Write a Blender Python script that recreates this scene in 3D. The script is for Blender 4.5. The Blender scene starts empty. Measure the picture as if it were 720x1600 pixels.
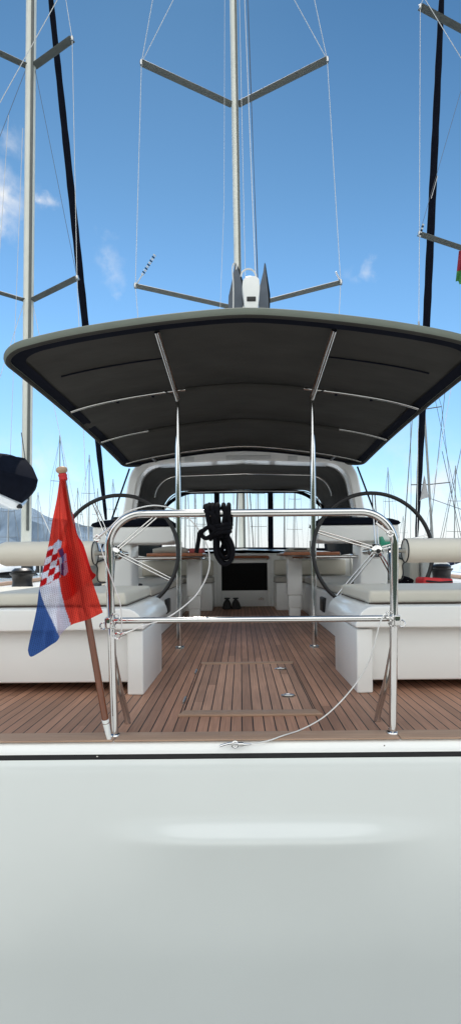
import bpy, bmesh, math, random
from mathutils import Vector, Matrix, Euler
R = math.radians
rnd = random.Random(7)
sc = bpy.context.scene
col = sc.collection

# ------------------------------------------------------------------ frames
F, CX, CY, CAMZ = 800.0, 376.0, 875.0, 0.70     # focal length and principal point in photo pixels
YROOT = Matrix.Translation((0.05, 0, 0)) @ Matrix.Rotation(R(-0.5), 4, 'Y')
YINV = YROOT.inverted()

def W(px, py, d):
    """world point seen at a photo pixel, d metres ahead of the camera"""
    return Vector(((px - CX) / F * d, d, CAMZ - (py - CY) / F * d))

def P(px, py, d):
    """the same point in the yacht's own frame"""
    return YINV @ W(px, py, d)

# ------------------------------------------------------------------ materials
def s2l(c):
    return tuple((v / 12.92 if v <= 0.04045 else ((v + 0.055) / 1.055) ** 2.4) for v in [x / 255 for x in c])

def new_mat(name):
    m = bpy.data.materials.new(name)
    m.use_nodes = True
    nt = m.node_tree
    b = nt.nodes['Principled BSDF']
    return m, nt, b

def N(nt, t, **kw):
    n = nt.nodes.new(t)
    for k, v in kw.items():
        setattr(n, k, v)
    return n

def surf(name, base, rough=0.5, metal=0.0, var=0.12, vscale=6.0, bump=0.0, bscale=80.0, coat=0.0, spec=0.5, rvar=0.0, stretch=None):
    m, nt, b = new_mat(name)
    L = nt.links.new
    tc = N(nt, 'ShaderNodeTexCoord')
    src = tc.outputs['Object']
    if stretch:
        mp = N(nt, 'ShaderNodeMapping')
        mp.inputs['Scale'].default_value = stretch
        L(src, mp.inputs['Vector'])
        src = mp.outputs['Vector']
    nz = N(nt, 'ShaderNodeTexNoise')
    nz.inputs['Scale'].default_value = vscale
    nz.inputs['Detail'].default_value = 5
    L(src, nz.inputs['Vector'])
    mr = N(nt, 'ShaderNodeMapRange')
    mr.inputs['From Min'].default_value = 0.25
    mr.inputs['From Max'].default_value = 0.75
    mr.inputs['To Min'].default_value = 1 - var
    mr.inputs['To Max'].default_value = 1 + var
    L(nz.outputs['Fac'], mr.inputs['Value'])
    mx = N(nt, 'ShaderNodeVectorMath', operation='SCALE')
    mx.inputs[0].default_value = base
    L(mr.outputs['Result'], mx.inputs['Scale'])
    L(mx.outputs['Vector'], b.inputs['Base Color'])
    b.inputs['Roughness'].default_value = rough
    b.inputs['Metallic'].default_value = metal
    b.inputs['Specular IOR Level'].default_value = spec
    if coat:
        b.inputs['Coat Weight'].default_value = coat
        b.inputs['Coat Roughness'].default_value = 0.08
    if rvar:
        r2 = N(nt, 'ShaderNodeMapRange')
        r2.inputs['To Min'].default_value = max(0.02, rough - rvar)
        r2.inputs['To Max'].default_value = rough + rvar
        L(nz.outputs['Fac'], r2.inputs['Value'])
        L(r2.outputs['Result'], b.inputs['Roughness'])
    if bump:
        n2 = N(nt, 'ShaderNodeTexNoise')
        n2.inputs['Scale'].default_value = bscale
        n2.inputs['Detail'].default_value = 3
        L(src, n2.inputs['Vector'])
        bp = N(nt, 'ShaderNodeBump')
        bp.inputs['Strength'].default_value = bump
        bp.inputs['Distance'].default_value = 0.004
        L(n2.outputs['Fac'], bp.inputs['Height'])
        L(bp.outputs['Normal'], b.inputs['Normal'])
    return m

def teak_mat(name, base, w, axis=0, caulk=0.005, joint=1.9):
    """laid planks with dark caulking; planks run across the given axis"""
    m, nt, b = new_mat(name)
    L = nt.links.new
    tc = N(nt, 'ShaderNodeTexCoord')
    sp = N(nt, 'ShaderNodeSeparateXYZ')
    L(tc.outputs['Object'], sp.inputs[0])
    a = sp.outputs[axis]
    o = sp.outputs[1 - axis]
    dv = N(nt, 'ShaderNodeMath', operation='DIVIDE'); L(a, dv.inputs[0]); dv.inputs[1].default_value = w
    ad = N(nt, 'ShaderNodeMath', operation='ADD'); L(dv.outputs[0], ad.inputs[0]); ad.inputs[1].default_value = 100.0
    fl = N(nt, 'ShaderNodeMath', operation='FLOOR'); L(ad.outputs[0], fl.inputs[0])
    fr = N(nt, 'ShaderNodeMath', operation='FRACT'); L(ad.outputs[0], fr.inputs[0])
    lt = N(nt, 'ShaderNodeMath', operation='LESS_THAN'); L(fr.outputs[0], lt.inputs[0]); lt.inputs[1].default_value = caulk / w
    # butt joints, staggered
    wn0 = N(nt, 'ShaderNodeTexWhiteNoise', noise_dimensions='1D'); L(fl.outputs[0], wn0.inputs['W'])
    jm = N(nt, 'ShaderNodeMath', operation='MULTIPLY_ADD'); L(o, jm.inputs[0]); jm.inputs[1].default_value = 1 / joint; L(wn0.outputs['Value'], jm.inputs[2])
    jf = N(nt, 'ShaderNodeMath', operation='FLOOR'); L(jm.outputs[0], jf.inputs[0])
    cmb = N(nt, 'ShaderNodeCombineXYZ'); L(fl.outputs[0], cmb.inputs[0]); L(jf.outputs[0], cmb.inputs[1])
    wn = N(nt, 'ShaderNodeTexWhiteNoise', noise_dimensions='2D'); L(cmb.outputs[0], wn.inputs['Vector'])
    mp = N(nt, 'ShaderNodeMapping'); mp.inputs['Scale'].default_value = (90, 3, 1) if axis == 0 else (3, 90, 1)
    L(tc.outputs['Object'], mp.inputs['Vector'])
    g = N(nt, 'ShaderNodeTexNoise'); g.inputs['Scale'].default_value = 1.5; g.inputs['Detail'].default_value = 6
    L(mp.outputs[0], g.inputs['Vector'])
    st = N(nt, 'ShaderNodeTexNoise'); st.inputs['Scale'].default_value = 2.2; st.inputs['Detail'].default_value = 4
    L(tc.outputs['Object'], st.inputs['Vector'])
    r1 = N(nt, 'ShaderNodeMapRange'); r1.inputs['To Min'].default_value = 0.78; r1.inputs['To Max'].default_value = 1.2; L(wn.outputs['Value'], r1.inputs['Value'])
    r2 = N(nt, 'ShaderNodeMapRange'); r2.inputs['From Min'].default_value = 0.3; r2.inputs['From Max'].default_value = 0.7; r2.inputs['To Min'].default_value = 0.82; r2.inputs['To Max'].default_value = 1.15; L(g.outputs['Fac'], r2.inputs['Value'])
    r3 = N(nt, 'ShaderNodeMapRange'); r3.inputs['From Min'].default_value = 0.3; r3.inputs['From Max'].default_value = 0.7; r3.inputs['To Min'].default_value = 0.85; r3.inputs['To Max'].default_value = 1.12; L(st.outputs['Fac'], r3.inputs['Value'])
    m1 = N(nt, 'ShaderNodeMath', operation='MULTIPLY'); L(r1.outputs[0], m1.inputs[0]); L(r2.outputs[0], m1.inputs[1])
    m2 = N(nt, 'ShaderNodeMath', operation='MULTIPLY'); L(m1.outputs[0], m2.inputs[0]); L(r3.outputs[0], m2.inputs[1])
    vs = N(nt, 'ShaderNodeVectorMath', operation='SCALE'); vs.inputs[0].default_value = base; L(m2.outputs[0], vs.inputs['Scale'])
    mix = N(nt, 'ShaderNodeMix', data_type='RGBA'); L(lt.outputs[0], mix.inputs['Factor']); L(vs.outputs[0], mix.inputs['A']); mix.inputs['B'].default_value = (0.012, 0.011, 0.011, 1)
    L(mix.outputs['Result'], b.inputs['Base Color'])
    b.inputs['Roughness'].default_value = 0.55
    bp = N(nt, 'ShaderNodeBump'); bp.inputs['Strength'].default_value = 0.25; bp.inputs['Distance'].default_value = 0.002
    hs = N(nt, 'ShaderNodeMath', operation='SUBTRACT'); L(g.outputs['Fac'], hs.inputs[0]); L(lt.outputs[0], hs.inputs[1])
    L(hs.outputs[0], bp.inputs['Height']); L(bp.outputs['Normal'], b.inputs['Normal'])
    return m

def clear_mat(name, tint=(0.97, 0.98, 0.99), keep=0.92, haze=(0.75, 0.78, 0.8)):
    m, nt, b = new_mat(name)
    L = nt.links.new
    out = nt.nodes['Material Output']
    tr = N(nt, 'ShaderNodeBsdfTransparent'); tr.inputs[0].default_value = (*tint, 1)
    b.inputs['Base Color'].default_value = (*haze, 1)
    b.inputs['Roughness'].default_value = 0.08
    nz = N(nt, 'ShaderNodeTexNoise'); nz.inputs['Scale'].default_value = 3
    mr = N(nt, 'ShaderNodeMapRange'); mr.inputs['To Min'].default_value = 1 - keep - 0.05; mr.inputs['To Max'].default_value = 1 - keep + 0.05
    L(nz.outputs['Fac'], mr.inputs['Value'])
    mx = N(nt, 'ShaderNodeMixShader')
    L(mr.outputs[0], mx.inputs[0]); L(tr.outputs[0], mx.inputs[1]); L(b.outputs[0], mx.inputs[2])
    L(mx.outputs[0], out.inputs['Surface'])
    return m

def rope_mat(name, base, scale=260):
    m, nt, b = new_mat(name)
    L = nt.links.new
    tc = N(nt, 'ShaderNodeTexCoord')
    wv = N(nt, 'ShaderNodeTexVoronoi'); wv.inputs['Scale'].default_value = scale
    L(tc.outputs['Object'], wv.inputs['Vector'])
    mr = N(nt, 'ShaderNodeMapRange'); mr.inputs['To Min'].default_value = 0.6; mr.inputs['To Max'].default_value = 1.5
    L(wv.outputs['Distance'], mr.inputs['Value'])
    vs = N(nt, 'ShaderNodeVectorMath', operation='SCALE'); vs.inputs[0].default_value = base; L(mr.outputs[0], vs.inputs['Scale'])
    L(vs.outputs[0], b.inputs['Base Color'])
    b.inputs['Roughness'].default_value = 0.9
    b.inputs['Specular IOR Level'].default_value = 0.12
    bp = N(nt, 'ShaderNodeBump'); bp.inputs['Strength'].default_value = 0.7; bp.inputs['Distance'].default_value = 0.003
    L(wv.outputs['Distance'], bp.inputs['Height']); L(bp.outputs[0], b.inputs['Normal'])
    return m

def flag_mat(name):
    m, nt, b = new_mat(name)
    L = nt.links.new
    out = nt.nodes['Material Output']
    at = N(nt, 'ShaderNodeAttribute'); at.attribute_name = 'dye'
    df = N(nt, 'ShaderNodeBsdfDiffuse'); L(at.outputs['Color'], df.inputs['Color'])
    tl = N(nt, 'ShaderNodeBsdfTranslucent'); L(at.outputs['Color'], tl.inputs['Color'])
    mx = N(nt, 'ShaderNodeMixShader'); mx.inputs[0].default_value = 0.55
    L(df.outputs[0], mx.inputs[1]); L(tl.outputs[0], mx.inputs[2])
    tr = N(nt, 'ShaderNodeBsdfTransparent'); L(at.outputs['Color'], tr.inputs[0])
    tc = N(nt, 'ShaderNodeTexCoord')
    vo = N(nt, 'ShaderNodeTexVoronoi'); vo.inputs['Scale'].default_value = 95; vo.inputs['Randomness'].default_value = 0.15
    L(tc.outputs['UV'], vo.inputs['Vector'])
    lt = N(nt, 'ShaderNodeMath', operation='LESS_THAN'); L(vo.outputs['Distance'], lt.inputs[0]); lt.inputs[1].default_value = 0.3
    mr = N(nt, 'ShaderNodeMapRange'); mr.inputs['To Min'].default_value = 0.32; mr.inputs['To Max'].default_value = 0.66
    L(lt.outputs[0], mr.inputs['Value'])
    m2 = N(nt, 'ShaderNodeMixShader'); L(mr.outputs[0], m2.inputs[0]); L(mx.outputs[0], m2.inputs[1]); L(tr.outputs[0], m2.inputs[2])
    L(m2.outputs[0], out.inputs['Surface'])
    nt.nodes.remove(b)
    return m

M = {}
M['gel'] = surf('white_gelcoat', (0.90, 0.91, 0.885), 0.28, var=0.025, vscale=1.5, coat=0.3)
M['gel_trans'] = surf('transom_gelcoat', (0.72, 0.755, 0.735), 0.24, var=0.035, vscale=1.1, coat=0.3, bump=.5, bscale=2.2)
M['gel_grey'] = surf('grey_gelcoat', (0.5, 0.51, 0.5), 0.4, var=0.04)
M['gel_bright'] = surf('bright_gelcoat', (0.93, 0.93, 0.915), 0.22, var=0.02, coat=.3)
M['gel_pale'] = surf('pale_grey_gelcoat', (0.68, 0.69, 0.68), 0.4, var=0.04)
M['steel'] = surf('polished_steel', (0.66, 0.65, 0.63), 0.08, 1.0, var=0.05, rvar=0.03)
M['steel_dull'] = surf('brushed_steel', (0.55, 0.55, 0.54), 0.3, 1.0, var=0.1)
M['teak'] = teak_mat('teak_deck', (0.385, 0.208, 0.136), 0.047, caulk=.005)
M['teak_hatch'] = teak_mat('teak_hatch_planks', (0.43, 0.25, 0.17), 0.047, caulk=.005)
M['teak_trim'] = surf('teak_trim', (0.40, 0.262, 0.18), 0.5, var=0.16, vscale=2.0, stretch=(2, 60, 60), bump=0.15, bscale=2)
M['teak_var'] = surf('varnished_teak', (0.36, 0.13, 0.06), 0.25, var=0.25, vscale=2.0, stretch=(40, 3, 40), coat=0.5)
M['staff'] = surf('varnished_staff', (0.17, 0.05, 0.018), 0.22, var=0.2, vscale=3, stretch=(60, 60, 4), coat=0.6)
M['knob'] = surf('bare_wood', (0.42, 0.28, 0.18), 0.55, var=0.15, vscale=20)
M['char'] = surf('charcoal_canvas', (0.045, 0.043, 0.039), 0.85, var=0.16, vscale=2.2, bump=0.9, bscale=7, spec=0.2, stretch=(1, 2.2, 1))
M['navy'] = surf('navy_canvas', (0.0065, 0.008, 0.015), 0.9, var=0.2, vscale=4, bump=0.5, bscale=14, spec=0.08)
M['sage'] = surf('sage_canvas', (0.175, 0.197, 0.165), 0.8, var=0.08, vscale=5, bump=0.3, bscale=400, spec=0.25)
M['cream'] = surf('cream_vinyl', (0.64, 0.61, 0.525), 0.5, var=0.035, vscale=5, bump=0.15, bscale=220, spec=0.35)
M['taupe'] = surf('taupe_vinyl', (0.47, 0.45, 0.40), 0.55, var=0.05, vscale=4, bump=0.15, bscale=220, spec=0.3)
M['black'] = surf('black_plastic', (0.012, 0.012, 0.013), 0.4, var=0.2, vscale=10)
M['rubber'] = surf('black_rubber', (0.014, 0.014, 0.016), 0.6, var=0.2, vscale=20)
M['leather'] = surf('black_leather', (0.010, 0.010, 0.011), 0.5, var=0.2, vscale=30, bump=0.3, bscale=300)
M['rope'] = rope_mat('black_rope', (0.004, 0.004, 0.006))
M['wire'] = surf('white_coated_wire', (0.72, 0.72, 0.70), 0.35, var=0.04)
M['darkwire'] = surf('dark_wire', (0.10, 0.10, 0.10), 0.35, 0.6, var=0.1)
M['alloy'] = surf('mast_alloy', (0.84, 0.84, 0.75), 0.45, 0.0, var=0.05, vscale=3, rvar=0.06)
M['alloy2'] = surf('spreader_alloy', (0.14, 0.15, 0.14), 0.65, 0.0, var=0.1)
M['dglass'] = surf('dark_acrylic', (0.004, 0.004, 0.005), 0.25, var=0.1, spec=.12)
M['clear'] = clear_mat('clear_vinyl')
M['red'] = surf('red_cloth', (0.52, 0.018, 0.022), 0.6, var=0.2, vscale=15)
M['red_dark'] = surf('dark_red_bunting', (.26, .012, .03), .8)
M['green_dark'] = surf('dark_green_bunting', (.05, .22, .06), .8)
M['pink'] = surf('faded_red_cloth', (0.46, 0.09, 0.09), 0.7, var=0.15, vscale=20)
M['brown'] = surf('brown_piping', (.05, .028, .02), .6)
M['alloy_far'] = surf('weathered_alloy', (.36, .37, .36), .5)
M['green'] = surf('green_lens', (0.03, 0.30, 0.19), 0.3, var=0.1)
M['bluecloth'] = surf('blue_canvas', (0.02, 0.035, 0.11), 0.8, var=0.15)
M['greycloth'] = surf('blue_grey_canvas', (0.115, 0.135, 0.165), 0.8, var=0.12, vscale=8, bump=0.2, bscale=200)
M['sailcloth'] = surf('white_sailcloth', (0.5, 0.5, 0.5), 0.7, var=0.06)
M['flag'] = flag_mat('mesh_bunting')

# ------------------------------------------------------------------ mesh builder
def catmull(pts, k=8, closed=False):
    pts = [Vector(p) for p in pts]
    n = len(pts)
    out = []
    segs = n if closed else n - 1
    for i in range(segs):
        g = lambda j: pts[j % n] if closed else pts[max(0, min(n - 1, j))]
        p0, p1, p2, p3 = g(i - 1), g(i), g(i + 1), g(i + 2)
        for s in range(k):
            t = s / k
            out.append(0.5 * ((2 * p1) + (-p0 + p2) * t + (2 * p0 - 5 * p1 + 4 * p2 - p3) * t * t + (-p0 + 3 * p1 - 3 * p2 + p3) * t ** 3))
    if not closed:
        out.append(pts[-1])
    return out

def fillet(pts, r, n=8):
    pts = [Vector(p) for p in pts]
    out = [pts[0]]
    for i in range(1, len(pts) - 1):
        a, b, c = pts[i - 1], pts[i], pts[i + 1]
        u, v = (a - b).normalized(), (c - b).normalized()
        ang = u.angle(v)
        t = min(r / math.tan(ang / 2), (a - b).length * 0.49, (c - b).length * 0.49)
        p, q = b + u * t, b + v * t
        rr = t * math.tan(ang / 2)
        ctr = b + (u + v).normalized() * (rr / math.sin(ang / 2))
        e1, e2 = (p - ctr), (q - ctr)
        for k in range(n + 1):
            th = math.pi - ang
            s = k / n
            out.append(ctr + (e1 * math.sin((1 - s) * th) + e2 * math.sin(s * th)) / math.sin(th) if th > 1e-3 else b)
    out.append(pts[-1])
    return out

class MB:
    def __init__(s):
        s.v, s.f, s.m, s.uv = [], [], [], None
    def add(s, vs, fs, mi=0):
        o = len(s.v)
        s.v += [Vector(p) for p in vs]
        s.f += [tuple(i + o for i in f) for f in fs]
        s.m += [mi] * len(fs)
        return s
    def box(s, c0, c1, bev=0.0, seg=3, mat=None, mi=0, taper=None):
        bm = bmesh.new()
        bmesh.ops.create_cube(bm, size=1)
        a, b = Vector(c0), Vector(c1)
        for v in bm.verts:
            v.co = Vector(((a[i] + b[i]) / 2 + v.co[i] * abs(b[i] - a[i])) for i in range(3))
        if taper:
            taper(bm)
        if bev:
            bmesh.ops.bevel(bm, geom=bm.edges[:], offset=bev, segments=seg, profile=0.5, affect='EDGES')
        if mat:
            bmesh.ops.transform(bm, matrix=mat, verts=bm.verts)
        return s.frombm(bm, mi)
    def frombm(s, bm, mi=0):
        bm.verts.index_update()
        s.add([v.co.copy() for v in bm.verts], [[v.index for v in f.verts] for f in bm.faces], mi)
        bm.free()
        return s
    def prism(s, poly, y0, y1, bev=0.0, seg=2, axis='Y', mi=0):
        """poly = 2-D outline; extruded along axis (Y: poly is XZ, X: poly is YZ, Z: poly is XY)"""
        bm = bmesh.new()
        mk = {'Y': lambda p, t: (p[0], t, p[1]), 'X': lambda p, t: (t, p[0], p[1]), 'Z': lambda p, t: (p[0], p[1], t)}[axis]
        A = [bm.verts.new(mk(p, y0)) for p in poly]
        B = [bm.verts.new(mk(p, y1)) for p in poly]
        n = len(poly)
        bm.faces.new(A); bm.faces.new(B[::-1])
        for i in range(n):
            bm.faces.new((A[i], B[i], B[(i + 1) % n], A[(i + 1) % n]))
        bmesh.ops.recalc_face_normals(bm, faces=bm.faces)
        if bev:
            bmesh.ops.bevel(bm, geom=bm.edges[:], offset=bev, segments=seg, profile=0.5, affect='EDGES', clamp_overlap=True)
        return s.frombm(bm, mi)
    def tube(s, pts, r, n=10, closed=False, mi=0, caps=True, sec=None):
        """round tube (r may be a list) or a swept section sec [(a,b)..] in the plane across the path"""
        pts = [Vector(p) for p in pts]
        m = len(pts)
        if m < 2:
            return s
        T = []
        for i in range(m):
            if closed:
                t = pts[(i + 1) % m] - pts[i - 1]
            else:
                t = pts[min(i + 1, m - 1)] - pts[max(i - 1, 0)]
            T.append(t.normalized() if t.length > 1e-9 else Vector((0, 0, 1)))
        up = Vector((0, 0, 1)) if abs(T[0].z) < 0.9 else Vector((0, 1, 0))
        nn = (up - T[0] * up.dot(T[0])).normalized()
        vs, fs = [], []
        ring = sec if sec else [(math.cos(2 * math.pi * k / n), math.sin(2 * math.pi * k / n)) for k in range(n)]
        n = len(ring)
        for i in range(m):
            nn = nn - T[i] * nn.dot(T[i])
            nn.normalize()
            bb = T[i].cross(nn)
            rr = 1 if sec else (r[i] if isinstance(r, (list, tuple)) else r)
            for a, b in ring:
                vs.append(pts[i] + (nn * a + bb * b) * rr)
        for i in range(m if closed else m - 1):
            j = (i + 1) % m
            for k in range(n):
                k2 = (k + 1) % n
                fs.append((i * n + k, i * n + k2, j * n + k2, j * n + k))
        if caps and not closed:
            fs.append(tuple(range(n))[::-1]); fs.append(tuple((m - 1) * n + k for k in range(n)))
        return s.add(vs, fs, mi)
    def lathe(s, prof, ctr=(0, 0, 0), n=24, mat=None, mi=0):
        """prof = [(radius, height)..] about +Z"""
        vs, fs = [], []
        ctr = Vector(ctr)
        for r, h in prof:
            for k in range(n):
                a = 2 * math.pi * k / n
                p = Vector((max(r, 1e-4) * math.cos(a), max(r, 1e-4) * math.sin(a), h))
                vs.append((mat @ p if mat else p) + ctr)
        for i in range(len(prof) - 1):
            for k in range(n):
                k2 = (k + 1) % n
                fs.append((i * n + k, i * n + k2, (i + 1) * n + k2, (i + 1) * n + k))
        fs.append(tuple(range(n))[::-1]); fs.append(tuple((len(prof) - 1) * n + k for k in range(n)))
        return s.add(vs, fs, mi)
    def grid(s, rows, mi=0, closed=False):
        h, w = len(rows), len(rows[0])
        vs = [p for r in rows for p in r]
        fs = []
        for i in range(h - 1):
            for j in range(w if closed else w - 1):
                j2 = (j + 1) % w
                fs.append((i * w + j, i * w + j2, (i + 1) * w + j2, (i + 1) * w + j))
        return s.add(vs, fs, mi)
    def build(s, name, mats, parent=None, smooth=40, solid=0.0, recalc=True):
        me = bpy.data.meshes.new(name)
        off = OFF.get(parent.name, Vector()) if parent else Vector()
        me.from_pydata([tuple(v - off) for v in s.v], [], s.f)
        for m in (mats if isinstance(mats, (list, tuple)) else [mats]):
            me.materials.append(M[m])
        me.polygons.foreach_set('material_index', s.m)
        bm = bmesh.new(); bm.from_mesh(me)
        if recalc:
            bmesh.ops.recalc_face_normals(bm, faces=bm.faces)
        if solid:
            bmesh.ops.solidify(bm, geom=bm.faces[:], thickness=solid)
        bm.to_mesh(me); bm.free()
        if smooth:
            me.polygons.foreach_set('use_smooth', [True] * len(me.polygons))
            me.set_sharp_from_angle(angle=R(smooth))
        me.update()
        o = bpy.data.objects.new(name, me)
        col.objects.link(o)
        if parent:
            o.parent = parent
            OFF[o.name] = off
        return o

OFF = {}
def tag(o, label=None, cat=None, group=None, kind=None):
    if label: o['label'] = label
    if cat: o['category'] = cat
    if group: o['group'] = group
    if kind: o['kind'] = kind
    return o

def thing(name, label, cat, base=(0, 0, 0), root=YROOT, group=None):
    """an Empty standing at base (yacht frame by default); meshes built under it are given in the same frame"""
    o = bpy.data.objects.new(name, None)
    col.objects.link(o)
    o.empty_display_size = 0.2
    o.matrix_world = root @ Matrix.Translation(base)
    OFF[o.name] = Vector(base)
    return tag(o, label, cat, group)

def solo(mb, name, mats, label, cat, root=YROOT, group=None, **kw):
    """a thing that is one mesh, its origin at its own base"""
    lo = Vector([min(v[i] for v in mb.v) for i in range(3)]); hi = Vector([max(v[i] for v in mb.v) for i in range(3)])
    b = Vector(((lo.x + hi.x) / 2, (lo.y + hi.y) / 2, lo.z))
    mb.v = [v - b for v in mb.v]
    o = mb.build(name, mats, None, **kw)
    o.matrix_world = root @ Matrix.Translation(b)
    return tag(o, label, cat, group)

def sub(parent, name):
    """an Empty grouping the sub-parts of one part"""
    o = bpy.data.objects.new(name, None)
    col.objects.link(o)
    o.empty_display_size = 0.1
    o.parent = parent
    OFF[o.name] = OFF.get(parent.name, Vector())
    return o

def copy_tree(o, parent=None):
    c = o.copy()
    col.objects.link(c)
    if parent:
        c.parent = parent
    OFF[c.name] = OFF.get(o.name, Vector())
    for ch in list(o.children):
        copy_tree(ch, c)
    return c

def tagpart(o, label):
    o['label'] = label
    return o

# =================================================================== THE YACHT
yacht = thing('sailing_yacht', 'white sailing yacht with teak aft deck, twin wheels and charcoal bimini, stern facing the camera', 'yacht')

# ---- hull, transom
DECK = [(1.99, 2.12, 0.45), (3.0, 2.22, 0.46), (5, 2.32, 0.48), (8, 2.32, 0.52), (11, 2.0, 0.6), (14, 1.15, 0.7), (16, 0.25, 0.8), (16.6, 0.02, 0.84)]
mb = MB()
rows = []
for y, hb, zt in DECK:
    low = max(0.0, hb - 0.25)
    side = [(hb, zt), (hb + 0.01, zt - 0.3), (hb * 0.99, -0.5), (hb * 0.95, -1.1), (low * 0.8, -1.6), (0, -1.75)]
    full = [Vector((-x, y, z)) for x, z in side] + [Vector((x, y, z)) for x, z in side[::-1]]
    rows.append(full)
mb.grid(rows)
hull = mb.build('hull', 'gel', yacht, smooth=60)
for sx in (-1, 1):
    mb = MB(); mb.tube(catmull([(sx * (hb - .01), y, zt + .012) for y, hb, zt in DECK], 6), .022, 8); mb.build('toe_rail', 'teak_trim', yacht)
mb = MB()
# transom panel: wide fold-down door, faint step shaped in to form its highlight
rows = []
NX, NZ = 90, 80
for j in range(NZ + 1):
    z = -0.070 - 1.25 * (j / NZ)
    row = []
    for i in range(NX + 1):
        x = -2.1 + 4.2 * i / NX
        wx = 1 / (1 + math.exp(-(x + 0.40) / 0.075)) * 1 / (1 + math.exp((x - 0.53) / 0.075))
        q_ = (-.29 - z) / .085
        d = (q_ * q_ * (3 - 2 * q_) if 0 < q_ < 1 else 0.0) if q_ < 1 else max(0.0, 1 - (q_ - 1) / 4.0) ** 2
        y = 1.975 - 0.05 * (j / NZ) ** 1.5 - 0.034 * wx * d
        if j < 3:
            y += 0.012 * (1 - j / 3) ** 2
        row.append((x, y, z))
    rows.append(row)
mb.grid(rows)
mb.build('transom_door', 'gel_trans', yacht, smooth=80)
mb = MB(); mb.prism([(1.978, -.046), (1.979, -.036), (1.988, -.014), (2.0, -.004), (2.03, -.002), (2.03, -.046)], -2.12, 2.12, axis='X'); mb.build('transom_rim', 'gel', yacht)
mb = MB(); mb.box((-2.11, 1.992, -0.09), (2.11, 2.02, -0.047)); mb.build('rubber_seal', 'rubber', yacht)
for x in (-0.605, 0.505):
    mb = MB(); mb.lathe([(0.0, 0), (0.0035, 0), (0.0035, 0.002), (0.0, 0.003)], (x, 1.985, -0.055 if x < 0 else -0.024), 10, Matrix.Rotation(R(90), 4, 'X'))
    mb.build('rivet', 'steel', yacht)

# ---- teak deck, edge trim
mb = MB(); mb.grid([[(x, y, 0.0) for x in (-2.1, -1, 0, 1, 2.1)] for y in (2.07, 4, 7.9)]); deck = mb.build('teak_deck', 'teak', yacht)
mb = MB(); mb.box((-2.1, 1.984, -0.001), (-0.545, 2.078, 0.006), 0.003); mb.box((-0.541, 1.984, -0.001), (0.567, 2.078, 0.006), 0.003); mb.box((0.571, 1.984, -0.001), (2.1, 2.078, 0.006), 0.003)
mb.build('deck_edge_trim', 'teak_trim', yacht)
# subfloor closes the hull under the deck
mb = MB(); mb.box((-2.05, 2.03, -0.05), (2.05, 7.9, -0.01)); mb.build('deck_core', 'gel_grey', yacht)

# ---- deck hatch
hx0, hx1, hy0, hy1 = -0.31, 0.295, 2.29, 3.47
h = sub(yacht, 'deck_hatch')
mb = MB(); mb.box((hx0 + .004, hy0 + .07, 0.001), (hx1 - .004, hy1 - .06, 0.007)); mb.build('hatch_panel', 'teak_hatch', h)
mb = MB(); mb.prism([(hx0 - .02, hy0), (hx1 + .02, hy0), (hx1, hy0 + .068), (hx0, hy0 + .068)], 0.0, 0.011, 0.002, axis='Z'); mb.build('hatch_trim', 'teak_trim', h)
mb = MB(); mb.prism([(hx0, hy1 - .058), (hx1, hy1 - .058), (hx1 + .01, hy1), (hx0 - .01, hy1)], 0.0, 0.011, 0.002, axis='Z'); mb.build('hatch_trim', 'teak_trim', h)
for x in (hx0 - .004, hx1 - .002):
    mb = MB(); mb.box((x, hy0 + .068, 0.0005), (x + .004, hy1 - .058, 0.0032))
    mb.build('hatch_gap', 'rubber', h)
for (px, py, d) in ((438, 1048, 3.24), (450, 1090, 2.6)):
    p = P(px, py, d); p.z = 0.008
    mb = MB(); mb.lathe([(0.0, 0), (0.036, 0), (0.036, 0.004), (0.028, 0.006), (0.024, 0.002), (0.0, 0.002)], p, 20)
    mb.box((p.x - .022, p.y - .006, p.z + .002), (p.x + .022, p.y + .006, p.z + .007), 0.002)
    mb.build('lift_ring', 'steel', h)
for y in (2.55, 3.2):
    mb = MB(); mb.tube([(hx0 - .02, y - .05, .006), (hx0 - .02, y + .05, .006)], .006, 8)
    mb.build('hinge', 'steel_dull', h)

# ---- helm seat bases
for sx in (-1, 1):
    s_ = sub(yacht, 'helm_seat_base')
    mb = MB()
    # lower body raised off the deck
    mb.box((sx * 0.62, 2.72, 0.055), (sx * 2.1, 3.49, 0.345), 0.010)
    mb.build('seat_front', 'gel', s_)
    mb = MB()
    mb.prism([(sx * 0.555, 2.665), (sx * 0.64, 2.672), (sx * 0.64, 3.25), (sx * 0.548, 3.25)], 0.0, 0.335, 0.009, 3, axis='Z')
    mb.build('corner_leg', 'gel', s_)
    # upper tier with large rounded inner shoulder
    prof = [(2.1, 0.335), (2.1, 0.455), (0.645, 0.455)]
    for k in range(1, 9):
        a = R(90) * k / 8
        prof.append((0.645 - 0.10 * math.sin(a), 0.345 + 0.11 * math.cos(a)))
    mb = MB(); mb.prism([(sx * x, z) for x, z in prof], 2.645, 3.5, 0.008, 3)
    mb.build('seat_lid', 'gel', s_)

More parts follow.
